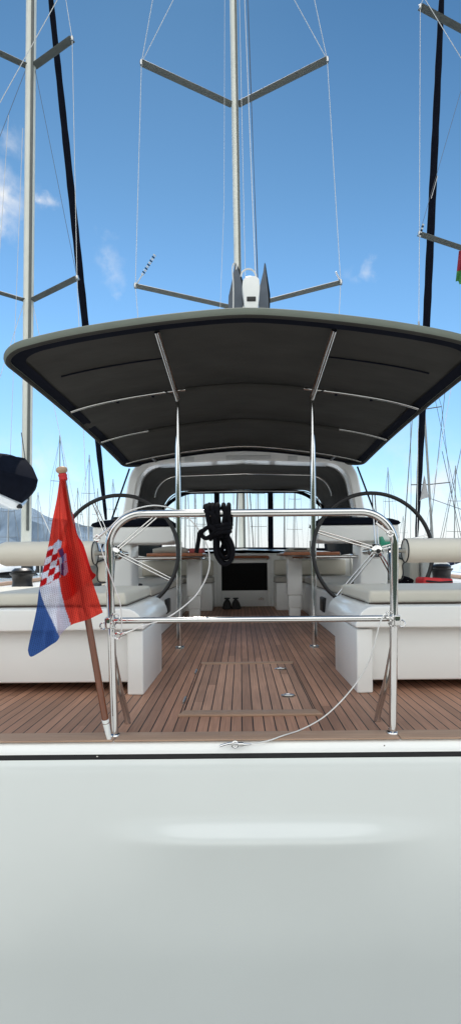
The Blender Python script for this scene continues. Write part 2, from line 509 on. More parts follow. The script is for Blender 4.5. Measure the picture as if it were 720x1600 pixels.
# ---- coamings, side decks
for sx in (-1, 1):
    mb = MB()
    inner = [(4.26, 1.56), (5, 1.6), (8.4, 1.6)]
    rows = []
    for y, x in inner:
        hb = 2.2 if y < 8 else 2.2
        prof = [(x, 0.0), (x, 0.72), (x + .02, 0.75), (x + .07, 0.745), (x + .10, 0.70), (x + .14, 0.50), (hb + .1, 0.475)]
        rows.append([Vector((sx * a, y, z)) for a, z in prof])
    mb.grid(rows)
    f = [Vector((sx * a, 4.26, z)) for a, z in [(1.56, 0), (1.56, .72), (1.58, .75), (1.63, .745), (1.66, .70), (1.70, .5), (2.3, .475), (2.3, 0)]]
    mb.add(f, [tuple(range(len(f)))])
    mb.build('coaming', 'gel', yacht, smooth=50)
    mb = MB(); mb.prism([(sx * 1.0, 3.505), (sx * 2.2, 3.505), (sx * 2.2, 4.25), (sx * 1.36, 4.25), (sx * 1.36, 3.87), (sx * 1.0, 3.87)], 0.0, .455, .012, 3, axis='Z'); mb.build('side_deck', 'gel', yacht)

# ---- coachroof forward of the cockpit
mb = MB()
rows = []
for y, hb, zt in ((7.72, 1.55, .80), (9.3, 1.5, .86), (11, 1.35, .90), (13, .8, .86), (14.2, .35, .75)):
    prof = [(hb + .15, .5), (hb, zt - .06), (hb - .08, zt), (0, zt + .05)]
    rows.append([Vector((-x, y, z)) for x, z in prof] + [Vector((x, y, z)) for x, z in prof[::-1][1:]])
mb.grid(rows)
mb.build('coachroof', 'gel', yacht, smooth=50)
mb = MB(); mb.grid([[(-hb, y, z - .01), (0, y, z + .0), (hb, y, z - .01)] for y, hb, z in DECK if y > 7.5]); mb.build('foredeck', 'gel', yacht)

# ---- bulkhead with companionway
b_ = sub(yacht, 'companionway')
mb = MB()
mb.box((-1.6, 7.7, 0), (-.335, 7.76, .80), .01); mb.box((.355, 7.7, 0), (1.6, 7.76, .80), .01)
mb.box((-.335, 7.702, 0), (.355, 7.76, .24), .006); mb.box((-.335, 7.702, .655), (.355, 7.76, .80), .006)
mb.build('bulkhead', 'gel', b_)
mb = MB(); mb.box((-.34, 7.735, .235), (.36, 7.75, .66)); mb.build('companionway_door', 'dglass', b_)
mb = MB(); mb.tube(fillet([(-.32, 7.72, .72), (-.32, 7.64, .745), (.36, 7.64, .745), (.36, 7.72, .72)], .03), .022, 10); mb.build('grab_bar', 'teak_var', b_)
for x in (-.475, .475):
    mb = MB(); mb.box((x - .075, 7.66, 0), (x + .075, 7.70, .78), .012); mb.build('door_post', 'gel', b_)
mb = MB(); mb.lathe([(0, 0), (.02, 0), (.02, .01), (0, .012)], (.26, 7.70, .12), 12, Matrix.Rotation(R(90), 4, 'X')); mb.tube(fillet([(.23, 7.695, .10), (.23, 7.67, .13), (.29, 7.67, .13), (.29, 7.695, .10)], .02), .006, 8); mb.build('latch', 'steel', b_)

# ---- settee bases
for sx in (-1, 1):
    s_ = sub(yacht, 'settee_base')
    mb = MB()
    mb.prism([(sx * .80, 0), (sx * .84, .36), (sx * .86, .38), (sx * 1.62, .38), (sx * 1.62, 0)], 4.42, 7.05, .01)
    mb.build('side_bench', 'gel', s_)
    mb = MB(); mb.box((sx * .44, 7.06, 0), (sx * 1.6, 7.66, .38), .015); mb.build('forward_bench', 'gel', s_)
    mb = MB(); c = Vector((sx * .808, 5.4, .22))
    mb.box((sx * .80, 5.28, .15), (sx * .835, 5.52, .30), .012); mb.build('vent', 'black', s_)

# ---- tables
for sx in (-1, 1):
    t_ = sub(yacht, 'cockpit_table')
    x0, x1 = (-1.10, -.47) if sx < 0 else (.44, 1.07)
    mb = MB(); mb.box((x0, 5.75, .748), (x1, 6.95, .785), .008); mb.build('table_top', 'teak_var', t_)
    mb = MB(); mb.tube(fillet([(x0 + .1, 5.82, .72), (x1 - .02, 5.82, .72), (x1 - .02, 6.85, .72)], .08), .013, 8); mb.build('table_rail', 'steel', t_)
    xc = sx * .62
    mb = MB(); mb.box((xc - .09, 6.30, .26), (xc + .09, 6.50, .745), .015)
    mb.box((xc - .135, 6.2, .715), (xc + .135, 6.6, .746), .008); mb.build('upper_column', 'gel', t_)
    mb = MB(); mb.box((xc - .078, 6.315, 0.10), (xc + .078, 6.485, .262), .012); mb.build('middle_column', 'gel', t_)
    mb = MB(); mb.box((xc - .068, 6.325, 0.0), (xc + .068, 6.475, .102), .01); mb.build('lower_column', 'gel', t_)

# ---- helm consoles
for sx in (-1, 1):
    c_ = sub(yacht, 'helm_console')
    mb = MB()
    mb.prism([(sx * .96, 0), (sx * .96, .86), (sx * 1.19, .86), (sx * 1.19, 0)], 4.30, 4.62, .02, 3); mb.build('pedestal', 'gel', c_)
    mb = MB()
    mb.prism([(sx * .60, .862), (sx * .60, .985), (sx * 1.27, .985), (sx * 1.27, .862), (sx * 1.2, .845), (sx * .66, .845)], 4.25, 4.75, .014, 3); mb.build('console_pod', 'gel', c_)
    mb = MB()
    bm = bmesh.new()
    lo = [bm.verts.new((sx * x, y, .986)) for x, y in ((.59, 4.235), (1.28, 4.235), (1.28, 4.76), (.59, 4.76))]
    hi = [bm.verts.new((sx * x, y, z)) for x, y, z in ((.66, 4.30, 1.04), (1.22, 4.30, 1.04), (1.18, 4.70, 1.085), (.70, 4.70, 1.085))]
    lo2 = [bm.verts.new((v.co.x, v.co.y, 1.012)) for v in lo]
    bm.faces.new(lo[::-1]); bm.faces.new(hi)
    for k in range(4):
        j = (k + 1) % 4
        bm.faces.new((lo[k], lo[j], lo2[j], lo2[k])); bm.faces.new((lo2[k], lo2[j], hi[j], hi[k]))
    bmesh.ops.recalc_face_normals(bm, faces=bm.faces)
    bmesh.ops.bevel(bm, geom=bm.edges[:], offset=.008, segments=2, affect='EDGES')
    mb.frombm(bm); mb.build('instrument_panel', 'navy', c_)
    mb = MB(); mb.lathe([(.0, 0), (.05, 0), (.05, .015), (.04, .032), (.025, .042), (0, .045)], (sx * 1.12, 4.45, 1.04), 20); mb.build('compass', 'black', c_)
    mb = MB(); mb.box((sx * .70, 4.42, 1.05), (sx * .90, 4.5, 1.15), .01); mb.box((sx * .78, 4.43, 1.02), (sx * .82, 4.47, 1.06)); mb.build('plotter', 'black', c_)
    # grab rail from the pedestal inboard
    mb = MB(); mb.tube(fillet([(sx * .97, 4.40, .72), (sx * .56, 4.40, .72), (sx * .56, 4.40, .86)], .05), .014, 10); mb.build('grab_rail', 'steel', c_)
    # engine lever
    mb = MB(); mb.lathe([(0, 0), (.035, 0), (.03, .03), (0, .035)], (sx * .955, 4.42, .40), 14, Matrix.Rotation(R(-90 * sx), 4, 'Y')); mb.tube([(sx * .93, 4.42, .40), (sx * .90, 4.38, .50)], [.012, .018], 8); mb.build('engine_lever', 'black', c_)

# ---- steering wheels
def wheel(cx, phase):
    w = sub(yacht, 'steering_wheel')
    C0 = Vector((cx, 4.0, .758)); RR = .465
    tilt = Matrix.Rotation(R(-6), 4, 'X')
    pt = lambda a, r, dy: C0 + (tilt @ Vector((r * math.cos(a), dy, r * math.sin(a))))
    mb = MB(); mb.tube([pt(2 * math.pi * k / 72, RR, 0) for k in range(72)], .0155, 12, closed=True); mb.build('wheel_rim', 'leather', w)
    for k in range(5):
        a = R(phase + 72 * k)
        mb = MB()
        for da in (-1, 1):
            mb.tube([pt(a + da * .25, .04, -.13), pt(a + da * .048, RR * .55, -.055), pt(a + da * .022, RR - .012, 0)], .0055, 8)
        mb.build('spoke', 'steel', w)
    mb = MB()
    m_ = Matrix.Rotation(R(90), 4, 'X')
    mb.lathe([(0, -.25), (.03, -.25), (.03, .02), (.055, .03), (.058, .07), (.045, .10), (.030, .105), (.030, .125), (.022, .13), (0, .13)], C0 - Vector((0, .03, 0)), 24, m_); mb.build('wheel_hub', 'steel', w)
    mb = MB(); mb.lathe([(0, 0), (.017, 0), (.017, .003), (0, .004)], C0 + Vector((0, -.162, 0)), 16, m_); mb.build('hub_cap', 'black', w)
wheel(-.995, 117)
wheel(.985, 90 - 3)

# ---- winches on the coamings
for (x, y, z) in ((-1.62, 3.70, .457), (1.52, 4.0, .457)):
    w_ = sub(yacht, 'winch')
    mb = MB(); mb.lathe([(0, 0), (.115, 0), (.115, .012), (.09, .03), (.075, .045), (.066, .10), (.07, .14), (.085, .155), (.085, .165), (0, .168)], (x, y, z), 28); mb.build('winch_drum', 'black', w_)
    mb = MB(); mb.lathe([(0, 0), (.07, 0), (.072, .012), (.05, .03), (0, .032)], (x, y, z + .168), 24); mb.build('winch_top', 'black', w_)
# aft mooring cleats
for sx in (-1,):
    mb = MB(); x = sx * 1.12 
    mb.tube(catmull([(x - .09, 3.62, .54), (x - .03, 3.62, .525), (x + .03, 3.62, .525), (x + .09, 3.62, .54)]), .013, 8); mb.tube([(x - .03, 3.62, .455), (x - .03, 3.62, .52)], .014, 8); mb.tube([(x + .03, 3.62, .455), (x + .03, 3.62, .52)], .014, 8)
    mb.build('mooring_cleat', 'black', yacht)

# ---- stern pushpit
p_ = sub(yacht, 'pushpit')
ry = 2.045
mb = MB(); mb.tube(fillet([(-.552, ry, 0), (-.572, ry, .888), (.572, ry, .888), (.556, ry, 0)], .135, 14), .0155, 14); mb.build('hoop_rail', 'steel', p_)
mb = MB(); mb.tube([(-.562, ry + .002, .462), (.566, ry + .002, .462)], .0125, 12); mb.build('cross_rail', 'steel', p_)
for sx in (-1, 1):
    mb = MB(); mb.tube(catmull([(sx * .566, ry + .012, .36), (sx * .55, ry + .06, .20), (sx * .54, ry + .14, .06), (sx * .535, ry + .16, 0.0)]), .0135, 12); mb.build('brace', 'steel', p_)
    mb = MB(); mb.lathe([(0, 0), (.024, 0), (.022, .006), (.015, .01), (.015, .02)], (sx * .554, ry, .005), 16); mb.build('foot_flange', 'steel', p_)
    # outer hoop carrying the backrest
    mb = MB(); mb.tube(fillet([(sx * .566, ry + .01, .60), (sx * .60, ry + .16, .735), (sx * .64, 2.4, .738), (sx * 1.32, 2.4, .738), (sx * 1.5, 2.4, .0)], .10, 8), .0125, 10); mb.build('outer_rail', 'steel', p_)
    mb = MB()
    c = Vector((sx * .572, ry - .015, .455))
    for k, (dx, dz, r_) in enumerate(((-.03, .02, .016), (.018, -.012, .013), (-.02, -.01, .012))):
        mb.tube([c + Vector((dx * -sx * -1 + r_ * math.cos(a), .004 * math.sin(a * 2), dz + r_ * math.sin(a))) for a in [2 * math.pi * q / 18 for q in range(18)]], .0028, 6, closed=True)
    mb.box((c.x - .012, c.y - .01, c.z - .022), (c.x + .012, c.y + .02, c.z + .022), .005)
    mb.build('shackle', 'steel', p_)
    mb = MB(); e = P(152, 841, 2.02) if sx < 0 else P(609, 834, 2.02)
    mb.tube([e + Vector((.011 * math.cos(a), 0, .011 * math.sin(a))) for a in [2 * math.pi * q / 16 for q in range(16)]], .004, 6, closed=True)
    mb.tube([e, e + Vector((-sx * .05, .02, .045))], .005, 8)
    mb.build('eye_end', 'steel', p_)

# ---- bimini
bi = sub(yacht, 'bimini')
HW, Y0, Y1 = 1.55, 3.2, 6.5
def bz(x, y):
    v = (y - Y0) / (Y1 - Y0)
    q = (x / HW) ** 2
    return 2.25 - 0.152 * v * v - 0.10 * (math.sqrt(q + .006) - .0775) - 0.115 * q - 0.04 * q ** 4
def bw(y):
    v = (y - Y0) / (Y1 - Y0)
    hw = HW - .075 * v
    r0, r1 = .16, .26
    a, c = y - Y0, Y1 - y
    w = hw
    if a < r0: w = hw - r0 + math.sqrt(max(0, r0 * r0 - (r0 - a) ** 2))
    if c < r1: w = min(w, hw - r1 + math.sqrt(max(0, r1 * r1 - (r1 - c) ** 2)))
    return w
ys = [Y0 + .16 * (1 - math.cos(R(90) * k / 8)) for k in range(9)] + [Y0 + .16 + (Y1 - Y0 - .42) * k / 40 for k in range(1, 41)] + [Y1 - .26 + .26 * math.sin(R(90) * k / 8) for k in range(1, 9)]
us = [-1 + 2 * k / 40 for k in range(41)]
sag = lambda x, y: 0.012 * math.sin(3.1 * x + 1.3 * y) * math.sin(2.3 * y)
mb = MB(); mb.grid([[(u * bw(y), y, bz(u * bw(y), y) + .008 * (1 - u ** 8)) for u in us] for y in ys]); mb.build('canopy', 'sage', bi)
mb = MB(); mb.grid([[(u * bw(y), y, bz(u * bw(y), y) - .012 + .004 * math.cos(2 * math.pi * (y - 4.36) / 0.95) + sag(u * bw(y), y) * .5 + .004 * (1 - abs(u) ** 4) * math.sin(u * 23 + 3 * math.sin(y * 4)) * math.sin(math.pi * ((y - 4.34) / .94) % math.pi)) for u in us] for y in ys]); mb.build('lining', 'char', bi)
per = [(-bw(Y0) + 2 * bw(Y0) * k / 24, Y0) for k in range(25)] + [(bw(y), y) for y in ys[1:-1]] + [(bw(Y1) - 2 * bw(Y1) * k / 24, Y1) for k in range(25)] + [(-bw(y), y) for y in ys[1:-1][::-1]]
sec = [(.031 * math.cos(a) - .004, .022 * math.sin(a)) for a in [2 * math.pi * k / 14 for k in range(14)]]
mb = MB(); mb.tube([(x, y, bz(x, y)) for x, y in per], 1, closed=True, sec=sec); mb.m = [1 if 5 <= k % 14 <= 8 else 0 for k in range(len(mb.f))]; mb.build('edge_roll', ['sage', 'char'], bi)
def inset(x, y, d):
    cx_, cy_ = 0, (Y0 + Y1) / 2
    return (x - math.copysign(min(d, abs(x)), x) * min(1, abs(x) / (bw(y) + 1e-6)) ** 3, y + d * (1 - 2 * (y - Y0) / (Y1 - Y0)) * (abs((y - cy_) / ((Y1 - Y0) / 2)) ** 6))
mb = MB()
rows = []
for dd in (.016, .055, .095):
    r_ = []
    for x, y in per:
        X, Y = inset(x, y, dd)
        r_.append((X, Y, bz(X, Y) - .022 - .0 * dd))
    rows.append(r_)
mb.grid(rows, closed=True); mb.build('hem_band', 'navy', bi)
# hoops under the canopy: sleeve in the middle, bright tube at both ends
def hoop(y, xa, xb, xsl, r=.0135):
    n = 30
    path = lambda a, b: [(a + (b - a) * k / n, y, bz(a + (b - a) * k / n, y) - .045) for k in range(n + 1)]
    if xsl > 0:
        mb = MB(); mb.tube(path(-xsl, xsl), .019, 8); mb.build('hoop_sleeve', 'char', bi)
        for sx in (-1, 1):
            mb = MB(); mb.tube(path(sx * (xsl - .08), sx * xb), r, 10); mb.build('hoop_tube', 'steel', bi)
    else:
        mb = MB(); mb.tube(path(-xb, xb), r * .8, 10); mb.build('hoop_tube', 'steel', bi)
hoop(4.34, 0, 1.47, .50)
hoop(5.28, 0, 1.47, .98)
hoop(6.2, 0, 1.42, 0)
# folded seams in the aft panel
for sx in (-1, 1):
    mb = MB(); mb.tube([(sx * (.60 + .74 * k / 12), 3.74, bz(sx * (.60 + .74 * k / 12), 3.74) - .018) for k in range(13)], .0055, 6); mb.build('seam', 'navy', bi)
    for x in (.78, 1.08):
        mb = MB(); mb.box((sx * x - .011, 4.36, bz(x, 4.4) - .062), (sx * x + .011, 4.385, bz(x, 4.4) - .02), .004); mb.build('strap_tab', 'navy', bi)
    # aft strut from pole top to the aft edge
    mb = MB(); mb.tube([(sx * .537, 4.09, 1.975), (sx * .575, 3.30, bz(.575, 3.30) - .03)], .0125, 10); mb.tube([(sx * .525, 4.10, 2.0), (sx * .561, 3.30, bz(.575, 3.30) - .025)], .009, 8); mb.build('strut', 'steel', bi)
    mb = MB(); mb.tube([(sx * .537, 4.08, 2.0), (sx * .68, 4.30, bz(.68, 4.3) - .05)], .007, 8); mb.build('stay_rod', 'steel', bi)
    mb = MB(); mb.tube([(sx * .537, 4.09, 0), (sx * .537, 4.09, 1.60), (sx * .537, 4.09, 1.70), (sx * .537, 4.09, 1.99)], [.0215, .0215, .016, .016], 14); mb.lathe([(0, 0), (.04, 0), (.038, .012), (.026, .018)], (sx * .537, 4.09, 0.001), 18); mb.build('support_pole', 'steel', bi)
    mb = MB(); mb.tube([(sx * 1.12, 6.25, bz(1.12, 6.25) - .03), (sx * 1.10, 6.5, 1.96)], .018, 8); mb.build('front_strap', 'black', bi)

# ---- cockpit arch and sprayhood
def arch(hb, ht, zb, zt, r, y, crown=.03, n=10, lean=0.0):
    """open rounded arch: foot left -> top -> foot right"""
    left = fillet([(-hb, y, zb), (-ht, y, zt - .0), (0, y, zt + crown)], r, n)
    ps = [p for p in left]
    m = len(ps)
    # resample top half evenly
    out = ps[:-1]
    last = ps[-2]; top = ps[-1]
    for k in range(1, 9):
        t = k / 8
        p = last.lerp(top, t)
        out.append(p)
    mir = [Vector((-p.x, p.y, p.z)) for p in out[:-1][::-1]]
    full = out + mir
    return [Vector((p.x, p.y + lean * (p.z - zb), p.z)) for p in full]
a_ = arch(1.57, 1.345, .76, 1.975, .36, 6.62, .055)
secA = [(.066, .13), (.05, .15), (-.05, .15), (-.066, .13), (-.066, -.13), (-.05, -.15), (.05, -.15), (.066, -.13)]
# sweep the section with its wide side fore-and-aft
def sweep_arch(path, th, wd):
    mb = MB(); vs, fs = [], []
    ring = []
    b = .02
    ring = [(-th, -wd + b), (-th + b, -wd), (th - b, -wd), (th, -wd + b), (th, wd - b), (th - b, wd), (-th + b, wd), (-th, wd - b)]
    n = len(ring)
    for i, p in enumerate(path):
        t = (path[min(i + 1, len(path) - 1)] - path[max(i - 1, 0)]).normalized()
        nn = t.cross(Vector((0, 1, 0))).normalized()
        for a, c in ring:
            vs.append(p + nn * a + Vector((0, 1, 0)) * c)
    for i in range(len(path) - 1):
        for k in range(n):
            k2 = (k + 1) % n
            fs.append((i * n + k, i * n + k2, (i + 1) * n + k2, (i + 1) * n + k))
    fs.append(tuple(range(n))); fs.append(tuple((len(path) - 1) * n + k for k in range(n))[::-1])
    return mb.add(vs, fs)
ar = sub(yacht, 'cockpit_arch')
sweep_arch(a_, .062, .15).build('arch_frame', 'gel_bright', ar, smooth=35)
mb = MB(); mb.box((-.22, 6.462, 1.965), (.35, 6.48, 2.02), .006); mb.build('light_panel', 'gel_pale', ar)
for x in (-.68, .62):
    mb = MB(); mb.box((x - .06, 6.464, 1.968 - abs(x) * .03), (x + .06, 6.48, 2.03 - abs(x) * .03), .004); mb.build('joint_plate', 'gel_pale', ar)
sh = sub(yacht, 'sprayhood')
L0 = arch(1.50, 1.285, .76, 1.915, .32, 6.70, .05)
L1 = arch(1.46, 1.33, .76, 2.0, .36, 7.7, .04)
L2 = arch(1.42, 1.30, .80, 1.86, .36, 8.6, .02)
mb = MB(); mb.grid([L0, [a.lerp(b, .5) + Vector((0, 0, .012)) for a, b in zip(L0, L1)], L1, [a.lerp(b, .5) + Vector((0, 0, .012)) for a, b in zip(L1, L2)], L2]); mb.build('hood_cloth', 'char', sh, smooth=60)
mb = MB(); mb.tube([p + Vector((-.03 if p.x > 0 else .03, 0, -.035)) for p in L1[1:-1]], .013, 8); mb.build('hood_hoop', 'steel_dull', sh)
mb = MB(); mb.tube([p + Vector((-.03 if p.x > 0 else .03, -.1, -.03)) for p in L2[1:-1]], .010, 8); mb.build('hood_hoop', 'steel_dull', sh)
# windscreen: raked frame from the hood's front edge to the coachroof
def ws(u, v):
    """u across -1..1, v 0 (foot) .. 1 (top); lies on the raked windscreen"""
    x = u * (1.42 - .10 * v)
    y = 9.25 - .62 * v - .25 * abs(u) ** 3
    z = .865 + (.985) * v - .03 * u * u
    return Vector((x, y, z))
topv = lambda u: 1.0 - .28 * max(0, (abs(u) - .62) / .38) ** 2
segs = ((-1, -.345), (-.315, .335), (.365, 1))
for a, b in segs:
    mb = MB(); mb.grid([[ws(a + (b - a) * i / 14, v * topv(a + (b - a) * i / 14)) for i in range(15)] for v in [k / 8 for k in range(9)]]); mb.build('window_pane', 'clear', sh, smooth=60)
for u in (-.33, .35):
    mb = MB(); mb.grid([[ws(u + du, v) + Vector((0, -.012, 0)) for du in (-.034, .034)] for v in (0, .25, .5, .75, 1.0)]); mb.build('window_mullion', 'navy', sh)
mb = MB(); mb.tube([ws(-1 + 2 * k / 30, 0) + Vector((0, -.02, .012)) for k in range(31)], 1, sec=[(.05, .03), (-.05, .03), (-.05, -.03), (.05, -.03)]); mb.build('window_sill', 'navy', sh)
mb = MB(); mb.tube([ws(-1 + 2 * k / 40, topv(-1 + 2 * k / 40)) + Vector((0, -.02, .0)) for k in range(41)], .03, 8); mb.build('window_header', 'navy', sh)
for sx in (-1, 1):
    mb = MB()
    mb.grid([[Vector((sx * 1.43, 8.6, .8)), Vector((sx * 1.43, 9.0, .85))], [Vector((sx * 1.37, 8.58, 1.25)), Vector((sx * 1.35, 8.75, 1.3))], [Vector((sx * 1.31, 8.57, 1.6)), Vector((sx * 1.32, 8.6, 1.58))]])
    mb.build('hood_side', 'navy', sh)
    # tensioning strap outside the hood, arch to coaming
    mb = MB(); mb.tube([(sx * 1.43, 6.44, 1.86), (sx * 1.70, 6.0, .77)], .011, 6); mb.build('tension_strap', 'navy', sh)

# ---- mast, spreaders, boom, rigging
ma = sub(yacht, 'mast')
MY = 11.5
lean = Matrix.Rotation(R(-0.45), 4, 'Y')
def mp(x, y, z):
    return lean @ Vector((x, y, z))
mb = MB()
sec = [(.135 * math.cos(a), .088 * math.sin(a)) for a in [2 * math.pi * k / 20 for k in range(20)]]
mb.tube([mp(0, MY, .85), mp(0, MY, 8), mp(0, MY, 15), mp(0, MY + .02, 22)], 1, sec=[(a, b * .92) for a, b in sec]); mb.build('mast_tube', 'alloy', ma)
mb = MB(); mb.box((.035, MY - .14, .9), (.075, MY - .115, 21), mat=lean); mb.build('mast_track_shade', 'alloy2', ma)  # dark track set off-centre, doubling as the mast's shaded right side
tips = []
for zr, span, aft, dz in ((6.36, 2.1, 1.0, .0), (10.93, 1.9, 1.0, 0.0)):
    for sx in (-1, 1):
        a, b = mp(sx * .07, MY, zr), mp(sx * span, MY - aft, zr + dz)
        mb = MB(); mb.tube([a, a.lerp(b, .5), b], 1, sec=[(.028 * math.cos(q), .085 * math.sin(q)) for q in [2 * math.pi * k / 12 for k in range(12)]]); mb.build('spreader', 'alloy2', ma)
        mb = MB(); mb.lathe([(0, -.05), (.03, -.05), (.04, 0), (.03, .05), (0, .05)], b, 10); mb.build('spreader_end', 'steel_dull', ma)
        tips.append(b)
tl, tr_, ul, ur = tips
foot = lambda sx: Vector((sx * 1.75, MY - .9, .6))
rig = 'shroud'
WR = .006
def line(a, b, name=rig, mat='wire', r=WR, parent=yacht, sagz=0):
    a, b = Vector(a), Vector(b)
    mb = MB(); mb.tube([a, a.lerp(b, .33) + Vector((0, 0, -sagz)), a.lerp(b, .66) + Vector((0, 0, -sagz)), b], r, 6); return mb.build(name, mat, parent)
for sx, lo, up in ((-1, tl, ul), (1, tr_, ur)):
    line(foot(sx), lo); line(lo, up); line(up, mp(sx * .35, MY - .15, 20.5))
    line(lo, mp(sx * .08, MY, 10.9)) if False else None
    line(up, mp(sx * .10, MY - .05, 15.6))
# twin backstays are led to the quarters; the topping lift and halyards drop to the boom
line(mp(-.02, MY - .2, 21.5), P(350, 320, 10.6), 'flag_halyard', 'wire', .004); line(P(350, 320, 10.6), P(338, 640, 10.2), 'flag_halyard', 'wire', .004)
line(mp(.06, MY - .25, 21.5), (.14, 5.35, 3.52), 'topping_lift', 'wire', .005)
line(mp(.14, MY - .2, 21), (.20, 6.0, 3.5), 'lazy_jack', 'darkwire', .004)
line(mp(.10, MY - .2, 21), (.115, 9.5, 3.6), 'halyard', 'wire', .005)
line(mp(.22, MY - .2, 20), (.24, 7.0, 3.5), 'lazy_jack', 'darkwire', .004)
for k, (x, r_) in enumerate(((-.15, .02), (.15, .025), (.24, .012), (-.25, .01))):
    line((x, MY - .25, .9), (x * .5, MY - .25, 3.0), 'halyard', 'wire' if k % 2 else 'darkwire', r_)
# banded telltale springs on the lower spreader tips
for lo, q in ((tl, P(243, 397, 10.3)), (tr_, P(524, 424, 10.4))):
    mb = MB(); n = 11; a = lo.lerp(q, .35 if lo is tl else .3)
    for k in range(n):
        p0, p1 = a.lerp(q, k / n), a.lerp(q, (k + .6) / n)
        mb.tube([p0, p1], .030 if lo is tl else .018, 8, mi=k % 2)
    mb.tube([lo, a], .012, 6, mi=0)
    mb.build('banded_stay', ['wire', 'black'], ma)
# boom with bag
bo = sub(yacht, 'boom')
BY = 5.05
def bpx(px, py): 
    p = P(px, py, BY); return (p.x, p.z)
cap = [bpx(*q) for q in ((384, 497), (381, 470), (378, 448), (379, 438), (383, 432), (392, 430), (401, 431), (405, 436), (406, 448), (404, 470), (401, 497))]
mb = MB(); mb.prism(cap, BY, BY + .14, .012, 3); mb.build('end_cap', 'gel', bo)
mb = MB(); q0, q1 = bpx(385.5, 471), bpx(399.5, 463.5); mb.box((q0[0], BY - .006, q0[1]), (q1[0], BY + .02, q1[1]), .004); mb.build('sheave_slot', 'black', bo)
mb = MB(); mb.tube([(.06, BY + .14, 3.2), (.02, MY - .13, 3.05)], 1, sec=[(.12 * math.cos(a), .075 * math.sin(a)) for a in [2 * math.pi * k / 16 for k in range(16)]]); mb.build('boom_tube', 'alloy', bo)
mb = MB(); c = P(388, 432, BY + .1); mb.tube([c + Vector((.075 * math.cos(a), 0, .075 * math.sin(a))) for a in [R(180) * k / 14 for k in range(15)]], .009, 8); mb.build('bail', 'wire', bo)
c0 = P(367, 420, BY + .3)
def bag_side(outer, inner_x, name):
    mb = MB(); rows = []
    for (yy, rise) in ((BY + .18, 1.0), (BY + .9, .8), (BY + 3, .9), (MY - .3, 1.1)):
        rows.append([Vector((x + (0.02 * math.sin(yy * 3 + z * 5)), yy, 3.1 + (z - 3.1) * rise)) for x, z in outer])
    mb.grid(rows)
    return mb.build(name, 'greycloth', bo, smooth=60)
bpb = lambda px, py: (lambda p: (p.x, p.z))(P(px, py, BY + .18))
bl = [bpb(*q) for q in ((356, 500), (357, 463), (362, 440), (367, 412), (370, 413), (377, 440), (380, 500))]
br = [bpb(*q) for q in ((421, 500), (419, 460), (414, 414), (413, 410), (411, 425), (405, 450), (404, 500))]
bag_side(bl, 0, 'sail_bag_side'); bag_side(br, 0, 'sail_bag_side')
mb = MB(); mb.add([Vector((x, BY + .18, z)) for x, z in bl], [tuple(range(len(bl)))]); mb.add([Vector((x, BY + .18, z)) for x, z in br], [tuple(range(len(br)))]); mb.build('sail_bag_end', 'greycloth', bo)
mb = MB(); mb.tube(catmull([P(364, 500, BY), P(364.5, 450, BY), P(363, 420, BY), P(366, 411, BY), P(370, 413, BY), P(369, 421, BY)]), .007, 6); mb.build('bag_lashing', 'wire', bo)

# =================================================================== LOOSE GEAR ON THE YACHT
def cushion(name, label, c0, c1, mat='cream', bev=.022, piping=True, cat='cushion', group=None, rot=None):
    lo = [min(a, b) for a, b in zip(c0, c1)]; hi = [max(a, b) for a, b in zip(c0, c1)]
    base = ((lo[0] + hi[0]) / 2, (lo[1] + hi[1]) / 2, lo[2])
    t = thing(name, label, cat, base, group=group)
    mb = MB(); bm = bmesh.new(); bmesh.ops.create_grid(bm, x_segments=1, y_segments=1, size=.5); bm.free()
    mb.box(lo, hi, bev, 4)
    for v in mb.v:   # soft pillow top
        u = (v.x - lo[0]) / (hi[0] - lo[0]); w = (v.y - lo[1]) / (hi[1] - lo[1])
        if v.z > (lo[2] + hi[2]) / 2: v.z += .006 * math.sin(math.pi * u) * math.sin(math.pi * w)
    if rot is not None:
        mb.v = [Vector(base) + rot @ (v - Vector(base)) for v in mb.v]
    mb.build('cover', mat, t)
    if piping:
        z = lo[2] + .006
        e = .003
        mb = MB(); mb.tube(fillet([(lo[0] - e, lo[1] - e, z), (hi[0] + e, lo[1] - e, z), (hi[0] + e, hi[1] + e, z), (lo[0] - e, hi[1] + e, z), (lo[0] - e, lo[1] + .1, z)], bev, 5),   .0032, 6)
        if rot is not None: mb.v = [Vector(base) + rot @ (v - Vector(base)) for v in mb.v]
        mb.build('piping', 'brown', t)
    return t
cushion('seat_cushion', 'thick cream cushion on the left helm seat behind the flag', (-.66, 2.74, .457), (-1.9, 3.5, .532), 'cream')
cushion('seat_cushion', 'thick cream cushion on the right helm seat', (.64, 2.74, .457), (1.9, 3.5, .532), 'cream')
cushion('bench_cushion', 'long cream seat cushion on the left cockpit bench behind the left wheel', (-.83, 4.5, .382), (-1.5, 7.04, .47), 'cream')
cushion('bench_cushion', 'long cream seat cushion on the right cockpit bench behind the right wheel', (.83, 4.5, .382), (1.5, 7.04, .47), 'cream')
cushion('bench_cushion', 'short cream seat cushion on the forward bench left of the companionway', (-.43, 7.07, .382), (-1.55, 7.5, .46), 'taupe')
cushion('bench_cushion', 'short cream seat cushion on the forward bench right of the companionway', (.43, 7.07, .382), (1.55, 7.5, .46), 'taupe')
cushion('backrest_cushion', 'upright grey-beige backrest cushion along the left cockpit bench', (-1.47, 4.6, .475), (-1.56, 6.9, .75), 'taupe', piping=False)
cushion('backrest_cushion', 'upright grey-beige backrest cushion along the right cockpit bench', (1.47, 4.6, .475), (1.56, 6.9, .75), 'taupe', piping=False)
cushion('backrest_cushion', 'pale backrest cushion facing aft under the left table end', (-.45, 7.55, .47), (-1.5, 7.655, .70), 'cream', piping=False)
cushion('backrest_cushion', 'pale backrest cushion facing aft under the right table end', (.45, 7.55, .47), (1.5, 7.655, .70), 'cream', piping=False)

